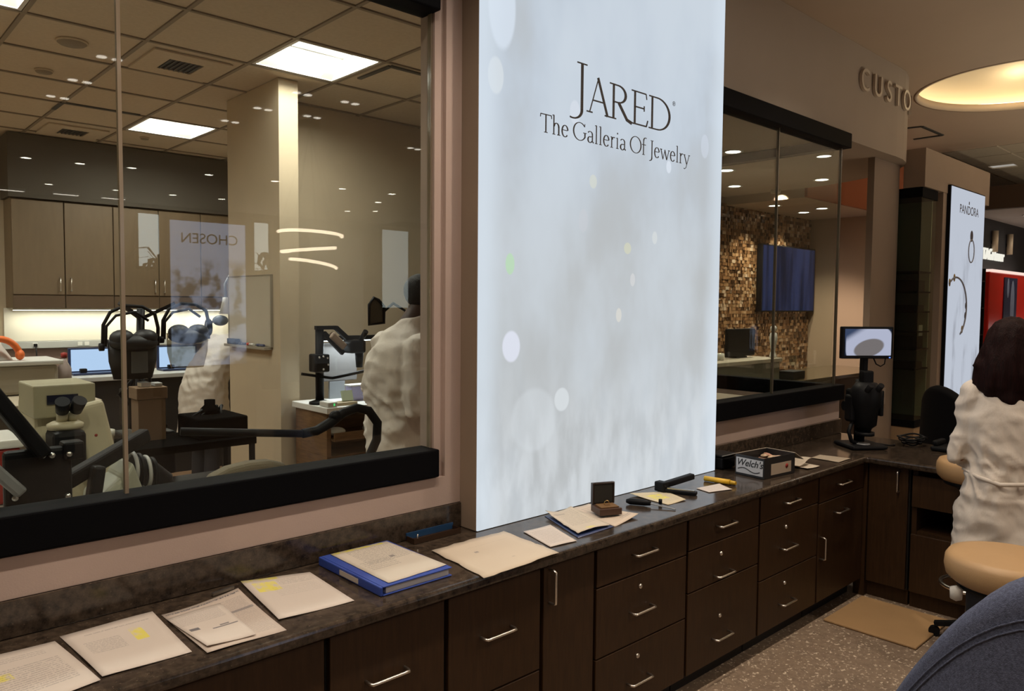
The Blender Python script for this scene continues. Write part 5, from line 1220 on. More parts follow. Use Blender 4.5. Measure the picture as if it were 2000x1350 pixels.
MB().tube([(0.74 + 0.095*math.cos(a), 4.68, 1.40 + 0.10*math.sin(a)) for a in [PI*i/14 for i in range(15)]], 0.017, 8).build('headband', M['orange'], oh)
for sx in (-1, 1): MB().ball((0.74 + 0.095*sx, 4.68, 1.415), (0.022, 0.035, 0.028), 8).build('ear_cup', M['orange'], oh)
bt = thing('spray_bottle', 'clear plastic bottle beside the storage tub lid', 'bottle', (1.05, 4.80, 1.206))
MB().lathe((1.055, 4.75, 1.2062), [(0, 0), (0.035, 0), (0.035, 0.12), (0.015, 0.16), (0.013, 0.18), (0, 0.18)], 18).build('body', mat('clear_plastic', (0.45, 0.36, 0.33), 0.15), bt)
MB().lathe((1.055, 4.75, 1.387), [(0, 0), (0.016, 0), (0.016, 0.025), (0, 0.03)], 14).build('cap', M['red'], bt)
# chair back just behind the glass
tc_ = thing('work_chair', 'work chair showing only its rounded beige backrest above the window sill', 'chair', (1.23, 2.75, 0))
CB = mat('beige_fabric', (0.17, 0.145, 0.10), 0.9, bump=0.3, bscale=300)
mb = MB(); pr = [(1.06, 0.70), (1.06, 1.03), (1.09, 1.062), (1.15, 1.085), (1.23, 1.094), (1.31, 1.09), (1.37, 1.07), (1.40, 1.03), (1.40, 0.70)]
n_ = len(pr); mb.add([(p[0], 2.76, p[1]) for p in pr] + [(p[0], 2.83, p[1]) for p in pr], [tuple(range(n_)), tuple(range(n_, 2*n_))[::-1]] + [(i, n_+i, n_+(i+1) % n_, (i+1) % n_) for i in range(n_)]).build('backrest', CB, tc_, bevel=0.02, seg=3)
MB().box((1.05, 2.45, 0.60), (1.41, 2.80, 0.67)).build('seat', CB, tc_, bevel=0.025, seg=3)
MB().bar((1.23, 2.80, 0.62), (1.23, 2.82, 0.75), 0.06, 0.02).build('back_bracket', M['plastic'], tc_)
MB().cone((1.23, 2.63, 0.06), (1.23, 2.63, 0.60), 0.025).build('column', M['plastic'], tc_)
for k in range(5):
    a = 2*PI*k/5 + .2
    MB().bar((1.23, 2.63, 0.06), (1.23+0.22*math.cos(a), 2.63+0.22*math.sin(a), 0.03), 0.035, 0.025).build('leg', M['plastic'], tc_)
# suction hose
hz = thing('suction_hose', 'black flexible hose on a straight rod, arching down behind the glass', 'hose', (1.2, 2.7, 0.95))
MB().cone((0.985, 2.80, 1.234), (1.41, 2.70, 1.192), 0.015, n=14).build('rod', M['plastic'], hz)
P0 = [(1.41, 2.70, 1.192), (1.47, 2.70, 1.197), (1.53, 2.70, 1.222), (1.59, 2.70, 1.258), (1.65, 2.70, 1.272), (1.71, 2.70, 1.255), (1.752, 2.70, 1.20), (1.748, 2.70, 1.13), (1.71, 2.70, 1.06), (1.64, 2.70, 0.93), (1.60, 2.70, 0.70), (1.60, 2.72, 0.02)]
MB().tube(P0, [0.018, 0.019, 0.021, 0.019, 0.019, 0.019, 0.019, 0.019, 0.019, 0.019, 0.019, 0.019], 12).build('hose', M['plastic'], hz)
MB().ball((1.555, 2.70, 1.246), (0.028, 0.024, 0.024), 10).build('joint', M['plastic'], hz)
MB().lathe((1.60, 2.72, 0.0), [(0, 0), (0.12, 0), (0.12, 0.03), (0.03, 0.05), (0, 0.05)], 20).build('foot', M['plastic'], hz)

# whiteboard on the partition face
wbd = thing('whiteboard', 'small whiteboard with marker tray on the partition end', 'whiteboard', (2.375, 5.33, 1.40))
MB().box((2.366, 4.975, 1.40), (2.379, 5.67, 1.885)).build('board', mat('whiteboard', (0.52, 0.47, 0.38), 0.25), wbd)
fr = MB().box((2.362, 4.965, 1.39), (2.379, 4.9745, 1.893)).box((2.362, 5.6705, 1.39), (2.379, 5.68, 1.893)).box((2.362, 4.9745, 1.8855), (2.379, 5.6705, 1.893)).box((2.362, 4.9745, 1.39), (2.379, 5.6705, 1.3995)); fr.build('frame', mat('alu', (0.30, 0.26, 0.20), 0.4), wbd)
MB().box((2.32, 4.98, 1.372), (2.379, 5.66, 1.3895)).build('tray', bpy.data.materials['alu'], wbd)
er = MB().box((2.325, 5.46, 1.391), (2.358, 5.62, 1.43)).build('eraser', M['plastic'], org=(2.34, 5.54, 1.39), bevel=0.004); tag(er, 'black eraser on the whiteboard tray', 'eraser')
for (a, b, col, lab) in ((5.33, 5.44, (0.02, 0.02, 0.03), 'black marker pen beside the eraser on the tray'), (5.19, 5.30, (0.5, 0.05, 0.03), 'red capped marker pen on the whiteboard tray'), (5.03, 5.14, (0.05, 0.06, 0.12), 'dark blue marker pen at the tray end')):
    mk = thing('marker_pen', lab, 'marker', (2.34, (a+b)/2, 1.39))
    MB().cone((2.342, a, 1.400), (2.342, a + (b-a)*0.65, 1.400), 0.009, n=10).build('barrel', M['white'] if col[0] > 0.1 else mat('pen_%d' % int(a*100), col, 0.4), mk)
    MB().cone((2.342, a + (b-a)*0.65, 1.400), (2.342, b, 1.400), 0.010, n=10).build('cap', mat('pencap_%d' % int(a*100), col, 0.4), mk)
# task lamp by the bending person
tl = thing('task_lamp', 'white cone task lamp with grey joint over the bending person', 'lamp', (2.66, 6.35, 1.0))
MB().lathe((2.62, 6.35, 1.60), [(0.0, 0.14), (0.022, 0.14), (0.028, 0.10), (0.052, 0.0), (0.046, 0.0), (0.02, 0.10), (0, 0.12)], 20).build('shade', M['white2'], tl)
MB().tube([(2.62, 6.35, 1.74), (2.63, 6.38, 1.85), (2.70, 6.45, 1.93), (2.85, 6.5, 1.90), (2.95, 6.52, 1.4), (2.95, 6.52, 0.02)], 0.012, 8).build('arm', M['grey'], tl)
MB().ball((2.575, 6.35, 1.545), (0.065, 0.05, 0.045), 10).build('housing', mat('blue_grey', (0.16, 0.20, 0.25), 0.4), tl)
MB().tube([(2.47 + 0.0, 6.34 + 0.055*math.cos(a), 1.49 + 0.062*math.sin(a)) for a in [2*PI*i/24 for i in range(24)]], 0.013, 8, closed=True).build('ring', M['plastic'], tl)
MB().lathe((2.47, 6.34, 1.49), [(0, 0.012), (0.05, 0.006), (0.052, -0.006), (0, -0.012)], 20, ax=(1, 0, 0)).build('magnifier', M['grey'], tl)
MB().bar((2.48, 6.34, 1.53), (2.56, 6.35, 1.545), 0.02, 0.02).build('bracket', M['grey'], tl)
MB().lathe((2.95, 6.52, 0.0), [(0, 0), (0.14, 0), (0.14, 0.02), (0.03, 0.04), (0, 0.04)], 20).build('base', M['grey'], tl)

# bench by the second technician
rbn = thing('jewellers_bench', 'wooden bench with drawers under a brightly lit white work top', 'bench', (2.85, 4.7, 0))
MB().box((2.45, 4.36, 0.985), (3.30, 4.84, 1.025)).build('top', M['white2'], rbn, bevel=0.004)
MB().box((2.47, 4.40, 0.001), (3.28, 4.82, 0.70)).build('carcass', M['benchwood'], rbn)
MB().box((2.47, 4.75, 0.701), (3.28, 4.82, 0.984)).build('back_panel', M['benchwood'], rbn)
MB().box((2.47, 4.40, 0.701), (2.50, 4.749, 0.984)).box((3.25, 4.40, 0.701), (3.28, 4.749, 0.984)).build('side', M['benchwood'], rbn)
MB().box((2.505, 4.375, 0.80), (3.245, 4.74, 0.815)).box((2.505, 4.36, 0.80), (3.245, 4.374, 0.855)).build('tray', M['benchwood'], rbn)
for k in range(3):
    d = MB().box((2.49, 4.378, 0.52-0.2*k), (3.26, 4.399, 0.69-0.2*k)).build('drawer', M['benchwood'], rbn, bevel=0.004)
    MB().ball((2.87, 4.366, 0.605-0.2*k), 0.014, 6).build('knob', M['chrome'], d)
for (x, lab) in ((2.58, 'crumpled pale cloth in the bench tray below the white device'), (2.86, 'crumpled pale cloth in the bench tray below the lavender box')):
    o = MB().ball((x, 4.48, 0.845), (0.07, 0.05, 0.03), 8).build('cloth', M['white2'], org=(x, 4.48, 0.816)); tag(o, lab, 'cloth')
bl = thing('bench_lamp', 'long white bench lamp lighting the work top', 'lamp', (2.9, 4.75, 1.03))
MB().box((2.62, 4.70, 1.44), (3.2, 4.76, 1.47)).build('head', M['plastic'], bl)
MB().box((2.63, 4.705, 1.433), (3.19, 4.755, 1.439)).build('tube', emis('bench_tube', (0.85, 0.92, 1.0), 4.0), bl)
MB().bar((3.22, 4.73, 1.026), (3.22, 4.73, 1.455), 0.02, 0.02).bar((3.2, 4.73, 1.455), (3.23, 4.73, 1.455), 0.02, 0.02).build('post', M['plastic'], bl)
lamp('bench_lamp_light', 'AREA', (2.9, 4.68, 1.425), 4.5, (0.85, 0.92, 1.0), bl, size=0.5, sy=0.1, rot=(-0.3, 0, 0))
sc = thing('bench_microscope', 'black articulated microscope arm rising over the lit work top', 'microscope', (2.52, 4.62, 1.026))
MB().lathe((2.52, 4.58, 1.026), [(0, 0), (0.07, 0), (0.07, 0.015), (0.02, 0.03), (0, 0.03)], 20).build('base', M['plastic'], sc)
MB().cone((2.52, 4.58, 1.05), (2.52, 4.58, 1.54), 0.028).build('column', M['plastic'], sc)
MB().box((2.465, 4.53, 1.24), (2.57, 4.63, 1.36)).build('clamp', M['plastic'], sc, bevel=0.01)
for (x, z) in ((2.49, 1.34), (2.52, 1.345), (2.55, 1.335), (2.555, 1.29), (2.52, 1.26)):
    MB().lathe((x, 4.528, z), [(0, 0.004), (0.006, 0.004), (0.007, 0)], 8, ax=(0, -1, 0)).build('bolt', M['bolt'], sc)
MB().bar((2.48, 4.56, 1.535), (2.63, 4.56, 1.535), 0.03, 0.025).bar((2.63, 4.56, 1.535), (2.76, 4.55, 1.42), 0.03, 0.03).bar((2.54, 4.56, 1.50), (2.68, 4.55, 1.36), 0.03, 0.03).build('arm', M['plastic'], sc)
MB().bar((2.585, 4.55, 1.49), (2.685, 4.545, 1.40), 0.05, 0.05).build('cover', mat('pinkish_beige', (0.33, 0.25, 0.19), 0.5), sc, bevel=0.01)
MB().box((2.70, 4.48, 1.36), (2.82, 4.60, 1.45)).build('head', M['plastic'], sc, bevel=0.015)
MB().cone((2.80, 4.54, 1.36), (2.80, 4.54, 1.26), 0.03, 0.022).build('objective', M['plastic'], sc)
MB().cone((2.79, 4.50, 1.45), (2.79, 4.44, 1.51), 0.018, 0.018).build('eyepiece', M['plastic'], sc)
MB().bar((2.38, 4.56, 1.235), (2.60, 4.56, 1.195), 0.018, 0.018).bar((2.60, 4.56, 1.195), (2.90, 4.56, 1.235), 0.018, 0.018).build('cross_rod', M['plastic'], sc)
gp = thing('grey_screen', 'flat grey panel standing behind the black microscope arm', 'panel', (2.75, 4.80, 1.026))
MB().box((2.60, 4.765, 1.15), (2.92, 4.785, 1.42)).build('panel', mat('panel_grey', (0.16, 0.15, 0.145), 0.5), gp, bevel=0.006)
MB().box((2.70, 4.765, 1.026), (2.82, 4.785, 1.149)).build('foot', M['grey'], gp)
nbk = thing('notebook', 'small pad with a pale green top page on the lit work top', 'notebook', (2.63, 4.45, 1.026))
MB().box((2.54, 4.40, 1.026), (2.70, 4.50, 1.045)).build('pages', mat('pad_tan', (0.33, 0.26, 0.15), 0.6), nbk, bevel=0.002)
MB().box((2.62, 4.46, 1.046), (2.70, 4.475, 1.115), rot=Matrix.Rotation(-0.3, 3, 'X')).build('card', mat('pale_green', (0.45, 0.52, 0.38), 0.6), nbk)
lv = thing('lavender_box', 'small lavender box on the lit work top behind the technician', 'box', (2.82, 4.62, 1.026))
MB().box((2.76, 4.57, 1.026), (2.88, 4.66, 1.125)).build('body', mat('lavender', (0.40, 0.38, 0.58), 0.5), lv, bevel=0.004)
MB().box((2.755, 4.565, 1.126), (2.885, 4.665, 1.135)).build('lid', M['white2'], lv)
dv = thing('power_unit', 'flat white device with a green light on the bench front edge', 'device', (2.55, 4.41, 1.026))
MB().box((2.46, 4.365, 1.026), (2.53, 4.48, 1.06)).build('body', M['white'], dv, bevel=0.006)
MB().box((2.50, 4.363, 1.035), (2.51, 4.3645, 1.05)).build('indicator', emis('green_led', (0.1, 0.8, 0.2), 1.0), dv)
mg = thing('magnifier', 'square framed magnifier with dark glass beside the technician shoulder', 'magnifier', (2.7, 4.15, 1.6))
mm = MB()
fx = [(2.62, 4.13, 1.565), (2.62, 4.13, 1.69), (2.655, 4.13, 1.735), (2.69, 4.13, 1.72), (2.73, 4.13, 1.68), (2.73, 4.13, 1.575)]
mm.tube(fx, 0.010, 8, closed=True).build('frame', M['plastic'], mg)
MB().add([Vector(p) + Vector((0, 0.003, 0)) for p in fx] + [Vector(p) + Vector((0, 0.008, 0)) for p in fx], [(0,1,2,3,4,5), (11,10,9,8,7,6)]).build('lens', mat('dark_lens', (0.05, 0.045, 0.035), 0.1), mg)
MB().tube([(2.73, 4.13, 1.65), (2.80, 4.13, 1.70), (2.92, 4.16, 1.65), (2.96, 4.2, 1.35), (2.96, 4.25, 0.02)], 0.010, 8).build('arm', M['plastic'], mg)
MB().lathe((2.96, 4.25, 0.0), [(0, 0), (0.09, 0), (0.10, 0.02), (0.02, 0.03), (0, 0.03)], 20).build('base', M['plastic'], mg)
# ================================================================ DESIGN ROOM BEYOND THE CORNER WINDOW
def mosaic_mat():
    m = bpy.data.materials.new('mosaic_glaze'); m.use_nodes = True; nt = m.node_tree; b = nt.nodes['Principled BSDF']
    gn = nt.nodes.new('ShaderNodeNewGeometry'); r = nt.nodes.new('ShaderNodeValToRGB'); r.color_ramp.interpolation = 'LINEAR'
    e = r.color_ramp.elements; e[0].position = 0.0; e[0].color = (0.05, 0.025, 0.012, 1); e[1].position = 1.0; e[1].color = (0.75, 0.58, 0.42, 1)
    for p, c in ((0.35, (0.22, 0.11, 0.05)), (0.6, (0.38, 0.20, 0.09)), (0.85, (0.52, 0.32, 0.17))):
        q = e.new(p); q.color = (*c, 1)
    nt.links.new(gn.outputs['Random Per Island'], r.inputs[0]); nt.links.new(r.outputs[0], b.inputs['Base Color'])
    b.inputs['Roughness'].default_value = 0.22; b.inputs['Metallic'].default_value = 0.25
    return m
wbk = bpy.data.objects['wall_back']
mz = MB(); rng = random.Random(11)
zz = 0.90; row = 0
while zz < 2.74:
    xx = 6.3 + (row % 2) * 0.02
    h = 0.036
    while xx < 8.98:
        w_ = rng.choice((0.022, 0.034, 0.046, 0.06))
        p = 0.004 + rng.random() * 0.012
        x1 = min(xx + w_ - 0.003, 8.985); y_ = 4.355 - p; z1 = zz + h - 0.003
        tl_ = rng.uniform(-0.004, 0.004)
        mz.add([(xx, 4.357, zz), (x1, 4.357, zz), (x1, 4.357, z1), (xx, 4.357, z1), (xx, y_ + tl_, zz), (x1, y_ - tl_, zz), (x1, y_ - tl_, z1), (xx, y_ + tl_, z1)], [(4,5,6,7), (0,4,7,3), (1,2,6,5), (3,7,6,2), (0,1,5,4)])
        xx += w_
    zz += h; row += 1
mo = mz.build('mosaic_tile', mosaic_mat(), wbk, kind='stuff')
tv = thing('wall_television', 'large dark flat television on the mosaic wall, dim blue reflection in its screen colour', 'television', (8.3, 4.30, 1.66))
MB().box((7.72, 4.27, 1.64), (9.0-0.03, 4.335, 2.39)).build('casing', M['plastic'], tv, bevel=0.006)
def tvmat():
    m = bpy.data.materials.new('tv_reflection'); m.use_nodes = True; nt = m.node_tree; nt.nodes.clear(); g = NG(nt)
    out = nt.nodes.new('ShaderNodeOutputMaterial'); e = nt.nodes.new('ShaderNodeEmission'); tc = nt.nodes.new('ShaderNodeTexCoord')
    mp = nt.nodes.new('ShaderNodeMapping'); mp.inputs['Scale'].default_value = (5, 1, 0.5); nt.links.new(tc.outputs['Object'], mp.inputs[0])
    col = g.mix(g.step(g.noise(mp.outputs[0], 1.4, 2), 0.35, 0.65), (0.010, 0.013, 0.030), (0.032, 0.040, 0.105))  # dim blue reflection on the dark screen, put into the emission colour
    nt.links.new(col, e.inputs[0]); e.inputs[1].default_value = 1.0; nt.links.new(e.outputs[0], out.inputs[0]); return m
MB().box((7.735, 4.267, 1.655), (8.955, 4.2695, 2.375)).build('screen', tvmat(), tv)
dl = MB()
for (i, (x, y, z)) in enumerate([(5.05, 3.05, 2.835), (5.7, 3.5, 2.835), (6.5, 3.9, 2.835), (7.45, 4.0, 2.75), (8.0, 3.75, 2.75), (8.2, 4.05, 2.75), (6.7, 3.15, 2.835)]):
    t = thing('downlight', ('first', 'second', 'third', 'fourth', 'fifth', 'sixth', 'seventh')[i] + ' round downlight over the mosaic room, counted from the corner glass joint', 'downlight', (x, y, z), 'downlights over the mosaic room')
    MB().lathe((x, y, z), [(0.055, 0.0), (0.075, -0.001), (0.075, -0.006), (0.055, -0.004), (0.055, 0.0)], 24).build('trim_ring', M['white2'], t)
    MB().lathe((x, y, z), [(0.0, -0.002), (0.054, -0.002), (0.054, -0.0005), (0, -0.0005)], 24).build('lens', M['dots'], t)
    lamp('downlight_lamp', 'SPOT', (x, y, z-0.02), P_DESIGN * (1.6 if z < 2.8 else 1), WARM, t, size=0.04, spot=110)
t = thing('added_spot', 'tilted downlight added to light the tan niche wall', 'downlight', (7.0, 3.75, 2.835))  # added fixture, its spot brightens the niche wall
MB().lathe((7.0, 3.75, 2.835), [(0, -0.03), (0.045, -0.03), (0.05, -0.0005), (0, -0.0005)], 18).build('barrel', M['white2'], t)
lamp('niche_fill', 'SPOT', (7.0, 3.75, 2.79), 44, WARM, t, size=0.03, spot=62, blend=0.35, rot=(Vector((9.0, 3.55, 1.55)) - Vector((7.0, 3.75, 2.79))).to_track_quat('-Z', 'Y').to_euler())
dk2 = thing('design_desk', 'pale olive desk block with a white edged top inside the corner room', 'desk', (6.0, 3.55, 0))
OL = mat('olive_desk', (0.22, 0.215, 0.165), 0.5)
MB().box((5.45, 3.40, 0.001), (6.50, 4.0, 1.20)).build('body', OL, dk2)
MB().box((5.43, 3.38, 1.201), (6.52, 4.02, 1.235)).build('top', mat('desk_top', (0.55, 0.48, 0.38), 0.4), dk2, bevel=0.004)
lt = thing('desk_monitor', 'black monitor seen from behind on the olive desk', 'monitor', (6.1, 3.7, 1.236))
MB().box((5.95, 3.60, 1.25), (6.42, 3.635, 1.50)).build('casing', M['plastic'], lt, bevel=0.01)
MB().box((6.1, 3.60, 1.236), (6.28, 3.72, 1.249)).build('foot', M['plastic'], lt)
sg = thing('figurine', 'white and grey figurine beside the black desk monitor', 'figurine', (6.47, 3.45, 1.236))
MB().lathe((6.47, 3.45, 1.236), [(0, 0), (0.035, 0), (0.03, 0.02), (0.018, 0.06), (0.028, 0.12), (0.038, 0.18), (0.03, 0.22), (0, 0.24)], 16).build('torso', M['white2'], sg)
MB().ball((6.47, 3.45, 1.50), 0.03, 8).build('head', M['white2'], sg)
cdl = thing('tealight', 'small glowing amber light on the olive desk', 'candle', (5.72, 3.55, 1.236))
MB().lathe((5.75, 3.55, 1.236), [(0, 0), (0.03, 0), (0.034, 0.06), (0.03, 0.06), (0.026, 0.01), (0, 0.01)], 16).build('cup', M['white'], cdl)
MB().ball((5.75, 3.55, 1.275), (0.014, 0.014, 0.022), 8).build('flame', emis('flame', (1, 0.6, 0.25), 6), cdl)
cr = thing('reception_counter', 'dark counter with a shiny top under the mosaic wall', 'counter', (7.6, 3.0, 0))
MB().box((6.55, 3.25, 0.001), (8.6, 3.85, 1.0)).build('body', mat('brown_counter', (0.05, 0.032, 0.02), 0.5), cr)
MB().box((6.53, 3.23, 1.001), (8.62, 3.87, 1.035)).build('top', mat('counter_top', (0.09, 0.065, 0.035), 0.15), cr, bevel=0.004)
gl = thing('wine_glass', 'stemmed clear glass on the dark counter', 'glass', (6.95, 3.5, 1.036))
MB().lathe((6.95, 3.5, 1.036), [(0, 0), (0.035, 0), (0.004, 0.01), (0.004, 0.09), (0.03, 0.11), (0.036, 0.16), (0.032, 0.20), (0.030, 0.20), (0.033, 0.16), (0.026, 0.115), (0, 0.10)], 20).build('bowl', M['glass'], gl)
dc = MB().box((6.58, 3.30, 1.036), (6.80, 3.45, 1.11)).build('card_box', M['plastic'], org=(6.7, 3.4, 1.036), bevel=0.006); tag(dc, 'low black box at the near end of the dark counter', 'box')
ft = thing('consult_table', 'pale low table close behind the corner window sill', 'table', (4.4, 2.75, 0))
MB().box((3.75, 2.45, 1.05), (4.75, 3.0, 1.085)).build('top', mat('pale_table', (0.38, 0.33, 0.26), 0.4), ft, bevel=0.004)
for sx in (3.8, 4.65):
    for sy in (2.5, 2.9): MB().box((sx, sy, 0), (sx+0.05, sy+0.05, 1.049)).build('leg', M['plastic'], ft)

# ================================================================ WALL TO THE SIDE: display tower, poster, sign
tw = thing('display_tower', 'tall dark glass display tower with shelves beside the pillar', 'display case', (6.62, 2.4, 0))
MB().box((6.47, 2.23, 0.001), (6.80, 2.56, 0.74)).build('plinth', mat('tan_plinth', (0.33, 0.22, 0.12), 0.6), tw)
MB().box((6.465, 2.225, 0.741), (6.805, 2.565, 0.80)).build('base_trim', M['black'], tw)
MB().box((6.465, 2.225, 2.57), (6.805, 2.565, 2.648)).build('top_trim', M['black'], tw)
MB().box((6.50, 2.535, 0.801), (6.80, 2.55, 2.569)).box((6.785, 2.26, 0.801), (6.80, 2.534, 2.569)).build('back_panel', mat('tower_back', (0.38, 0.40, 0.29), 0.5), tw)
MB().box((6.470, 2.232, 0.801), (6.478, 2.55, 2.569)).build('side_pane', glass_mat('smoked_glass', (0.42, 0.46, 0.44)), tw)
MB().box((6.4785, 2.232, 0.801), (6.80, 2.240, 2.569)).build('front_pane', glass_mat('green_glass', (0.80, 0.84, 0.76)), tw)
for (z, h) in ((1.20, 0.05), (1.36, 0.10), (1.50, 0.012), (1.66, 0.05), (1.82, 0.09), (1.98, 0.012)):
    MB().box((6.482, 2.245, z), (6.78, 2.53, z+0.012)).build('shelf', M['black'], tw)
    if h > 0.02:
        o = MB().box((6.50, 2.27, z+0.0125), (6.72, 2.45, z+0.012+h)).build('display_block', M['plastic'], org=(6.6, 2.36, z+0.0125), bevel=0.004)
        tag(o, 'black jewellery display block on the ' + {1.2: 'lowest', 1.36: 'second', 1.66: 'fourth', 1.82: 'fifth'}[z] + ' shelf of the glass tower', 'display block', 'display blocks in the glass tower')
o = MB().box((6.60, 2.262, 1.4725), (6.68, 2.268, 1.56)).build('price_card', mat('card_white', (0.6, 0.58, 0.52), 0.6), org=(6.64, 2.265, 1.47)); tag(o, 'small white square card in the glass tower', 'card')
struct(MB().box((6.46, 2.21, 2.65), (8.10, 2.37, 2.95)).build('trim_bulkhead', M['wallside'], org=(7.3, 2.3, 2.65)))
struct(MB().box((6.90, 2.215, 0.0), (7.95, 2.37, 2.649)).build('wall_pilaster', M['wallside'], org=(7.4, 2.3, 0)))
ps = thing('poster_sign', 'backlit white jewellery poster with bracelet pictures next to the glass tower', 'sign', (7.43, 2.19, 0.5))
MB().box((6.985, 2.186, 0.55), (7.885, 2.214, 2.72)).build('case', M['plastic'], ps)
def postermat():
    m = bpy.data.materials.new('poster_film'); m.use_nodes = True; nt = m.node_tree; nt.nodes.clear(); g = NG(nt)
    out = nt.nodes.new('ShaderNodeOutputMaterial'); e = nt.nodes.new('ShaderNodeEmission'); tc = nt.nodes.new('ShaderNodeTexCoord')
    mp = nt.nodes.new('ShaderNodeMapping'); mp.inputs['Scale'].default_value = (2.4, 1, 0.8); mp.inputs['Rotation'].default_value = (0, 0.35, 0); nt.links.new(tc.outputs['Object'], mp.inputs[0])
    s = nt.nodes.new('ShaderNodeSeparateXYZ'); nt.links.new(tc.outputs['Object'], s.inputs[0])
    f = g.m('MULTIPLY', g.step(g.noise(mp.outputs[0], 2.2, 4), 0.50, 0.72), g.step(s.outputs[2], 1.9, 1.2))
    col = g.mix(g.m('MULTIPLY', f, 0.8), (0.50, 0.54, 0.62), (0.25, 0.26, 0.30))
    nt.links.new(col, e.inputs[0]); e.inputs[1].default_value = 1.0; nt.links.new(e.outputs[0], out.inputs[0]); return m
MB().box((6.995, 2.181, 0.56), (7.875, 2.1855, 2.71)).build('film', postermat(), ps)
PG = mat('poster_ink', (0.09, 0.09, 0.12), 0.6); PS = mat('poster_silver', (0.30, 0.30, 0.33), 0.5); PD = mat('poster_gold', (0.35, 0.24, 0.06), 0.5)
text('lettering', 'PANDORA', PG, ps, frame((7.45, 2.1805, 2.54), (1, 0, 0), (0, 0, 1)), 0.105, 0.0004)
MB().box((7.43, 2.1795, 2.595), (7.45, 2.1808, 2.62)).build('crown_mark', PG, ps)
MB().tube([(7.54 + 0.075*math.cos(a), 2.180, 2.20 + 0.10*math.sin(a)) for a in [2*PI*i/20 for i in range(20)]], 0.006, 5, closed=True).build('charm_print', PS, ps)
MB().ball((7.54, 2.1805, 2.33), (0.04, 0.002, 0.05), 8).build('charm_print', PG, ps)
MB().tube([(7.18 + 0.28*math.cos(a), 2.180, 1.70 + 0.26*math.sin(a)) for a in [math.radians(-60 + 190*i/24) for i in range(25)]], 0.009, 5).build('bracelet_print', PS, ps)
for k, a in enumerate((5, -15, 100, -45, 125)):
    MB().ball((7.18 + 0.28*math.cos(math.radians(a)), 2.1803, 1.70 + 0.26*math.sin(math.radians(a))), (0.026, 0.002, 0.034), 6).build('bead_print', PD if k > 1 else PG, ps)
# raised letters on the curved bulkhead
ws = thing('wall_sign', 'raised pale capital letters along the curved bulkhead edge', 'sign', (5.9, 2.28, 3.25))
ML = mat('letter_metal', (0.50, 0.41, 0.32), 0.45)
ch = 'CUSTOM'; xs = [5.44, 5.66, 5.855, 6.02, 6.20, 6.42]; ys = [2.287, 2.287, 2.287, 2.284, 2.288, 2.345]; ang = [0, 0, 0, -0.02, 0.06, 0.42]
for c, x, y, a in zip(ch, xs, ys, ang):
    text('letter', c, ML, ws, frame((x + 0.012*math.sin(a), y - 0.012, 3.265), (math.cos(a), math.sin(a), 0), (0, 0, 1)), 0.215, 0.010)
# ---- shop within the shop, far along
sbox('wall_boutique', (10.3, 2.92, 0), (13.9, 3.02, 2.80), mat('boutique_dark', (0.018, 0.018, 0.020), 0.6))
sbox('ceiling', (9.8, 2.0, 2.80), (13.95, 3.02, 2.86), mat('boutique_ceiling', (0.36, 0.32, 0.29), 0.8))
sbox('trim_fascia', (9.76, 2.0, 2.805), (9.80, 3.02, 3.06), mat('brown_fascia', (0.055, 0.033, 0.02), 0.6))
bs = thing('boutique_sign', 'small glowing white lettering on the dark boutique wall', 'sign', (10.85, 2.91, 2.35))
text('lettering', 'TAGHeuer', emis('letter_glow', (1, 0.97, 0.85), 0.9), bs, frame((10.92, 2.905, 2.36), (1, 0, 0), (0, 0, 1)), 0.19, 0.008, bold=0.004)
for x in (10.86, 11.50):
    t = thing('wall_washer', 'slim uplight tube on the dark boutique wall above the ' + ('glowing lettering' if x < 11 else 'red cabinet'), 'wall light', (x, 2.88, 2.2))
    MB().cone((x, 2.88, 2.40), (x, 2.88, 2.66), 0.035, n=16).build('tube', mat('washer_%d' % int(x*10), (0.45, 0.36, 0.24), 0.5), t)
    MB().box((x-0.02, 2.895, 2.5), (x+0.02, 2.919, 2.54)).build('bracket', M['plastic'], t)
    lamp('washer_lamp', 'SPOT', (x, 2.72, 2.78), 3.0, WARM, t, size=0.03, spot=70)
for (x, y) in ((10.6, 2.45), (11.2, 2.3), (12.0, 2.4)):
    t = thing('downlight', {10.6: 'first', 11.2: 'second', 12.0: 'third'}[x] + ' small downlight in the pale boutique ceiling, counted from the poster', 'downlight', (x, y, 2.80), 'downlights in the boutique')
    MB().lathe((x, y, 2.80), [(0.0, -0.003), (0.07, -0.003), (0.07, -0.0005), (0, -0.0005)], 20).build('lens', M['dots'], t)
    MB().lathe((x, y, 2.80), [(0.071, -0.0005), (0.09, -0.001), (0.09, -0.006), (0.071, -0.005), (0.071, -0.0005)], 20).build('trim_ring', M['white2'], t)
    lamp('downlight_lamp', 'SPOT', (x, y, 2.78), 6, WARM, t, size=0.03, spot=110)
rcb = thing('red_cabinet', 'glossy red display cabinet with a dark blue poster under the glowing lettering', 'cabinet', (11.2, 2.8, 0))
MB().box((10.2, 2.74, 0.001), (11.95, 2.915, 2.13)).build('body', mat('red_lacquer', (0.55, 0.020, 0.012), 0.3), rcb, bevel=0.01)
MB().box((10.2, 2.72, 2.131), (11.95, 2.918, 2.16)).build('light_strip', emis('pink_strip', (1, 0.75, 0.65), 1.0), rcb)
MB().box((10.75, 2.728, 1.25), (11.3, 2.738, 2.08)).build('poster', mat('navy_poster', (0.02, 0.025, 0.06), 0.4), rcb)
MB().ball((11.1, 2.727, 1.75), (0.09, 0.003, 0.30), 8).ball((10.9, 2.727, 1.95), (0.05, 0.003, 0.12), 8).build('figure_print', mat('pale_figure', (0.16, 0.19, 0.28), 0.5), rcb)
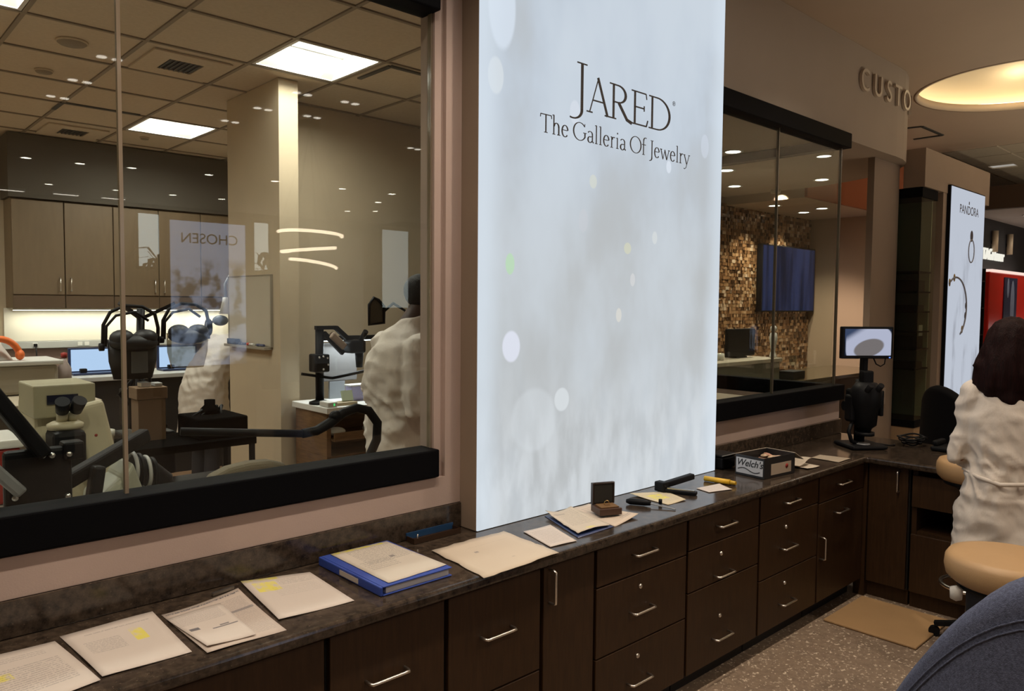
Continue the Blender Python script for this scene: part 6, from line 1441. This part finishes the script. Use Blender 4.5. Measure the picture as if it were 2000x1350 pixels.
lamp('cabinet_lamp', 'SPOT', (11.3, 1.9, 2.75), 14, (1, 0.9, 0.8), rcb, size=0.05, spot=80, rot=(0.85, 0, 0))
wc = thing('showcase', 'white lit showcase edge in front of the red cabinet', 'showcase', (11.9, 2.4, 0))
MB().box((11.3, 2.35, 0.001), (12.8, 2.65, 1.38)).build('body', mat('showcase_brown', (0.08, 0.05, 0.03), 0.5), wc)
MB().box((11.3, 2.34, 1.381), (12.8, 2.66, 1.47)).build('lit_top', emis('showcase_glow', (1, 0.95, 0.88), 0.9), wc)
for k in range(4):
    o = MB().box((8.35, 2.42, 0.9+0.27*k), (8.75, 2.75, 1.10+0.27*k)).build('watch_tray', mat('pale_tray', (0.38, 0.42, 0.48), 0.4) if k == 0 else bpy.data.materials['pale_tray'], org=(8.5, 2.6, 0.9+0.27*k), bevel=0.006)
    tag(o, 'pale blue display tray at the poster edge, ' + ('lowest', 'second lowest', 'second highest', 'highest')[k] + ' of four', 'tray', 'pale display trays past the poster')
sh = thing('tray_shelf', 'dark open shelf unit holding pale display trays past the poster', 'shelf', (8.55, 2.6, 0))
for sx in (8.30, 8.77):
    MB().box((sx, 2.40, 0), (sx+0.02, 2.78, 2.1)).build('side', M['plastic'], sh)
for k in range(5): MB().box((8.3205, 2.40, 0.885+0.27*k), (8.7695, 2.78, 0.899+0.27*k)).build('board', M['plastic'], sh)
fc = bpy.data.objects['ceiling.001']
for i in range(7):
    for j in range(5):
        if i == 3 and j == 2: continue
        x, y = 9.77 + 0.61*i, 1.55 + 0.61*j
        MB().box((x+0.012, y+0.012, 3.612), (x+0.598, y+0.598, 3.632)).build('ceiling_tile', M['tile'], fc)
# far ceiling panel light
fl = thing('ceiling_light', 'dim square panel in the tiled far ceiling past the bulkhead', 'ceiling light', (11.9, 3.1, 3.63))
MB().box((11.78, 2.95, 3.625), (12.03, 3.25, 3.639)).build('lens', emis('far_panel', (1, 0.92, 0.8), 0.35), fl)
MB().box((11.605, 2.78, 3.61), (11.779, 3.37, 3.639)).box((12.031, 2.78, 3.61), (12.19, 3.37, 3.639)).box((11.779, 2.78, 3.61), (12.031, 2.949, 3.639)).box((11.779, 3.251, 3.61), (12.031, 3.37, 3.639)).build('frame', M['tile'], fl)

# ================================================================ OPEN SHOWROOM BEHIND (mirrored in the workshop glass, plus added unseen lamps)
def downlight(x, y, label, group, watts, m='dot', r=0.075):
    t = thing('downlight', label, 'downlight', (x, y, 3.5), group)
    MB().lathe((x, y, 3.5), [(r, -0.0005), (r+0.02, -0.001), (r+0.02, -0.008), (r, -0.006), (r, -0.0005)], 20).build('trim_ring', M['white2'], t)
    MB().lathe((x, y, 3.5), [(0.0, -0.003), (r-0.001, -0.003), (r-0.001, -0.0005), (0, -0.0005)], 20).build('lens', M[m], t)
    if watts: lamp('downlight_lamp', 'SPOT', (x, y, 3.47), watts, WARM, t, size=0.04, spot=125, blend=0.7)
for x in (-0.9, 0.15, 1.2, 2.25, 3.3, 4.35):
    downlight(x, 1.36, ('first', 'second', 'third', 'fourth', 'fifth', 'last')[round((x+0.9)/1.05)] + ' round downlight of the ceiling row over the counter, counted from the binder end', 'downlights over the counter', P_COUNTER)
twin_n = 0
for (x, y) in ((1.72, -2.41), (1.71, -3.1), (1.72, -1.6), (3.17, -2.9), (3.185, -2.2), (3.2, -1.47), (3.66, -2.15), (3.65, -1.44), (5.24, -2.68)):
    twin_i = twin_n; twin_n += 1
    t = thing('twin_downlight', 'twin ceiling lamp mirrored in the workshop glass, ' + ('middle of the row beside the joint', 'lowest of the row beside the joint', 'topmost of the row beside the joint', 'lowest on the partition', 'middle one on the partition', 'topmost on the partition', 'lower one past the partition', 'upper one past the partition', 'alone beside the window jamb')[twin_i], 'downlight', (x, y, 3.5), 'twin lamps mirrored in the glass')
    MB().box((x-0.11, y-0.05, 3.488), (x+0.11, y+0.05, 3.4995)).build('plate', M['white2'], t)
    for sx in (-0.05, 0.055): MB().lathe((x+sx, y, 3.487), [(0, -0.003), (0.035, -0.003), (0.035, 0), (0, 0)], 14).build('lens', M['dots'], t)
for i, (x, y) in enumerate([(2.14, -6.7), (2.74, -6.65), (3.33, -6.5), (4.29, -6.3), (5.21, -6.15), (6.31, -6.1), (7.18, -6.0), (2.87, -9.0), (3.81, -8.9), (4.66, -8.8), (5.45, -8.7), (7.59, -7.05), (7.9, -8.6), (8.28, -8.2)]):
    downlight(x, y, ('bright mirrored downlight, first of the upper row from the frame edge', 'bright mirrored downlight, second of the upper row from the frame edge', 'bright mirrored downlight just past the pane joint, upper row', 'bright mirrored downlight of the upper row beside the partition', 'bright mirrored downlight of the upper row on the partition face', 'bright mirrored downlight high on the wall past the partition', 'second bright mirrored downlight on the wall past the partition', 'mirrored downlight, first of the lower row from the frame edge', 'mirrored downlight of the lower row at the pane joint', 'mirrored downlight of the lower row above the lettered poster', 'mirrored downlight of the lower row at the partition edge', 'mirrored downlight near the jamb, topmost of three', 'mirrored downlight near the jamb, middle of three', 'mirrored downlight near the jamb, lowest of three')[i], 'showroom downlights mirrored in the glass', P_ROOM * 0.4, r=0.06)
for (x, y) in ((2.53, -9.9), (3.29, -9.8), (4.0, -9.75)):
    t = thing('bar_light', {2.53: 'first', 3.29: 'second', 4.0: 'third'}[x] + ' short linear ceiling lamp mirrored low in the workshop glass', 'ceiling light', (x, y, 3.49), 'linear lamps mirrored in the glass')
    MB().box((x-0.19, y-0.05, 3.46), (x+0.19, y+0.05, 3.4995)).build('housing', M['white2'], t)
    MB().box((x-0.18, y-0.04, 3.455), (x+0.18, y+0.04, 3.4595)).build('lens', M['dots'], t)
# unseen showcases added behind the viewer, their lamps brighten the ceiling
for i, (x, y) in enumerate(((-1.6, -2.6), (1.4, -5.2), (5.6, -4.0), (8.6, -1.6), (6.6, -0.7), (10.9, -1.2))):
    t = thing('added_showcase', ('first', 'second', 'third', 'fourth', 'fifth', 'sixth')[i] + ' unseen showcase added to light the showroom ceiling, counted from the near wall', 'showcase', (x, y, 0), 'unseen showcases added for ceiling light')
    MB().box((x-0.8, y-0.3, 0.001), (x+0.8, y+0.3, 0.80)).build('base', M['wood'], t)
    MB().box((x-0.78, y-0.28, 0.801), (x+0.78, y+0.28, 0.806)).build('tray', mat('showcase_cloth_%d' % i, (0.6, 0.55, 0.48), 0.9), t)
    for (ax, ay) in ((-1, -1), (-1, 1), (1, -1), (1, 1)): MB().box((x+ax*0.79-0.01, y+ay*0.29-0.01, 0.8005), (x+ax*0.79+0.01, y+ay*0.29+0.01, 1.02)).build('post', M['chrome'], t)
    MB().box((x-0.8, y-0.3, 1.021), (x+0.8, y+0.3, 1.027)).build('glass_top', M['glass'], t)
    for dx in (-0.45, 0.45): lamp('showcase_fill', 'SPOT', (x+dx, y, 0.86), P_ROOM * (0.35, 0.35, 0.35, 2.0, 0.6, 1.6)[i], WARM, t, size=0.03, spot=160, blend=0.8, rot=(PI, 0, 0))
for i, (x, y) in enumerate(((0.2, -1.0), (3.0, -0.9), (7.3, -0.9), (9.0, 0.4), (6.2, -2.6))):  # unseen downlights, added to brighten the walls, pillar and tower
    downlight(x, y, ('first', 'second', 'third', 'fourth', 'fifth')[i] + ' unseen downlight added behind the viewer to brighten the showroom', 'unseen downlights added over the shop floor', P_ROOM)
# spiral pendant
sp_ = thing('spiral_pendant', 'glowing spiral ring pendant mirrored in the workshop glass', 'pendant lamp', (3.76, -2.38, 2.25))
SPM = emis('spiral_glow', (1.0, 0.80, 0.58), 14.0)
cxs, cys = 3.76, -2.38
for (z, r, tx, a0, a1) in ((2.385, 0.31, -0.05, 20, 200), (2.23, 0.28, 0.10, 60, 250), (2.085, 0.25, -0.16, 30, 170)):
    MB().tube([(cxs + r*math.cos(math.radians(a)), cys + r*math.sin(math.radians(a)), z + r*math.cos(math.radians(a))*tx) for a in [a0 + (a1-a0)*i/30 for i in range(31)]], 0.016, 8).build('light_ring', SPM, sp_)
    for a in (a0, (a0+a1)/2, a1):
        MB().cone((cxs + r*math.cos(math.radians(a)), cys + r*math.sin(math.radians(a)), z + r*math.cos(math.radians(a))*tx + 0.016), (cxs, cys, 3.45), 0.002, n=5).build('cord', M['plastic'], sp_)
MB().lathe((cxs, cys, 3.44), [(0, 0), (0.10, 0), (0.10, 0.059), (0, 0.059)], 20).build('ceiling_plate', M['plastic'], sp_)
# poster partition
pp = thing('poster_sign', 'tall pale blue lettered poster mirrored in the workshop glass', 'sign', (3.6, -4.4, 0.9))
MB().box((3.0, -4.48, 0.0), (4.1, -4.42, 2.75)).build('stand', M['wallside'], pp)
def pm2():
    m = bpy.data.materials.new('blue_poster'); m.use_nodes = True; nt = m.node_tree; nt.nodes.clear(); g = NG(nt)
    out = nt.nodes.new('ShaderNodeOutputMaterial'); e = nt.nodes.new('ShaderNodeEmission'); tc = nt.nodes.new('ShaderNodeTexCoord')
    s = nt.nodes.new('ShaderNodeSeparateXYZ'); nt.links.new(tc.outputs['Object'], s.inputs[0])
    f = g.m('MULTIPLY', g.step(g.noise(tc.outputs['Object'], 4.5, 3), 0.45, 0.6), g.step(s.outputs[2], 1.35, 1.15))
    col = g.mix(f, (0.52, 0.62, 0.85), (0.08, 0.09, 0.11))
    nt.links.new(col, e.inputs[0]); e.inputs[1].default_value = 3.0; nt.links.new(e.outputs[0], out.inputs[0]); return m
MB().box((3.10, -4.418, 0.95), (3.98, -4.412, 2.63)).build('film', pm2(), pp)
text('lettering', 'CHOSEN', M['ink'], pp, frame((3.55, -4.4095, 2.43), (-1, 0, 0), (0, 0, 1)), 0.17, 0.0005)
pb = thing('pale_board', 'large pale grey display board mirrored in the workshop glass', 'board', (5.25, -4.4, 0))
MB().box((4.85, -4.45, 0.0), (5.66, -4.42, 2.60)).build('stand', M['wallside'], pb)
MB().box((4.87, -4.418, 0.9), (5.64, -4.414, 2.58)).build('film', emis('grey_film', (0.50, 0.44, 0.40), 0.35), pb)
# daylight windows in the rear wall
for i, (x0, x1, z0, z1) in enumerate(((4.58, 5.0, 2.35, 3.32), (6.4, 7.1, 2.35, 3.32), (9.86, 10.6, 1.6, 3.4))):
    wn = struct(thing('window_%d' % (i+3), '', '', ((x0+x1)/2, -10.39, z0))); del wn['label']; del wn['category']
    MB().box((x0-0.05, -10.39, z0-0.05), (x1+0.05, -10.36, z0)).box((x0-0.05, -10.39, z1), (x1+0.05, -10.36, z1+0.05)).box((x0-0.05, -10.39, z0), (x0, -10.36, z1)).box((x1, -10.39, z0), (x1+0.05, -10.36, z1)).build('frame', M['plastic'], wn)
    MB().box((x0, -10.395, z0), (x1, -10.385, z1)).build('pane', emis('dusk_sky_%d' % i, (0.75, 0.82, 0.80) if i != 1 else (0.7, 0.72, 0.66), 5.0 if i < 2 else 2.6), wn)
# potted palm
LF = mat('palm_leaf', (0.03, 0.05, 0.015), 0.6)
for (px_, py_, lab) in ((6.75, -9.6, 'tall potted palm mirrored against the pale rear window'), (4.75, -9.7, 'leafy potted plant mirrored against the narrow rear window')):
    pl = thing('potted_palm', lab, 'plant', (px_, py_, 0))
    MB().lathe((px_, py_, 0), [(0, 0), (0.16, 0), (0.22, 0.45), (0.20, 0.45), (0.18, 0.40), (0, 0.40)], 20).build('pot', M['plastic'], pl)
    MB().cone((px_, py_, 0.4), (px_, py_, 2.2), 0.03, 0.02).build('stem', M['wood'], pl)
    rng = random.Random(int(px_*10))
    for k in range(18):
        a = rng.uniform(0, 6.28); L_ = rng.uniform(0.4, 0.75); b = Vector((px_, py_, rng.uniform(2.0, 2.4))); d = Vector((math.cos(a), math.sin(a)*0.6, 0)); s_ = Vector((-d.y, d.x, 0)).normalized()
        pts = [b, b + d*L_*0.4 + Vector((0, 0, 0.28)), b + d*L_*0.75 + Vector((0, 0, 0.25)), b + d*L_ + Vector((0, 0, 0.05))]
        vv = []
        for p, w_ in zip(pts, (0.01, 0.05, 0.045, 0.004)): vv += [p - s_*w_, p + s_*w_ + Vector((0, 0, 0.01))]
        MB().add(vv, [(0,1,3,2), (2,3,5,4), (4,5,7,6)]).build('leaf', LF, pl)
so_ = thing('wall_socket', 'small pale socket plate low on the brown pillar beside the microscope', 'socket', (6.27, 2.395, 1.0))
MB().box((6.235, 2.392, 0.93), (6.305, 2.3995, 1.06)).build('plate', mat('socket_plate', (0.36, 0.29, 0.23), 0.5), so_, bevel=0.002)
for z in (0.965, 1.025): MB().box((6.255, 2.3905, z-0.018), (6.285, 2.3918, z+0.018)).build('outlet', mat('outlet_%d' % int(z*1000), (0.42, 0.35, 0.28), 0.4), so_)
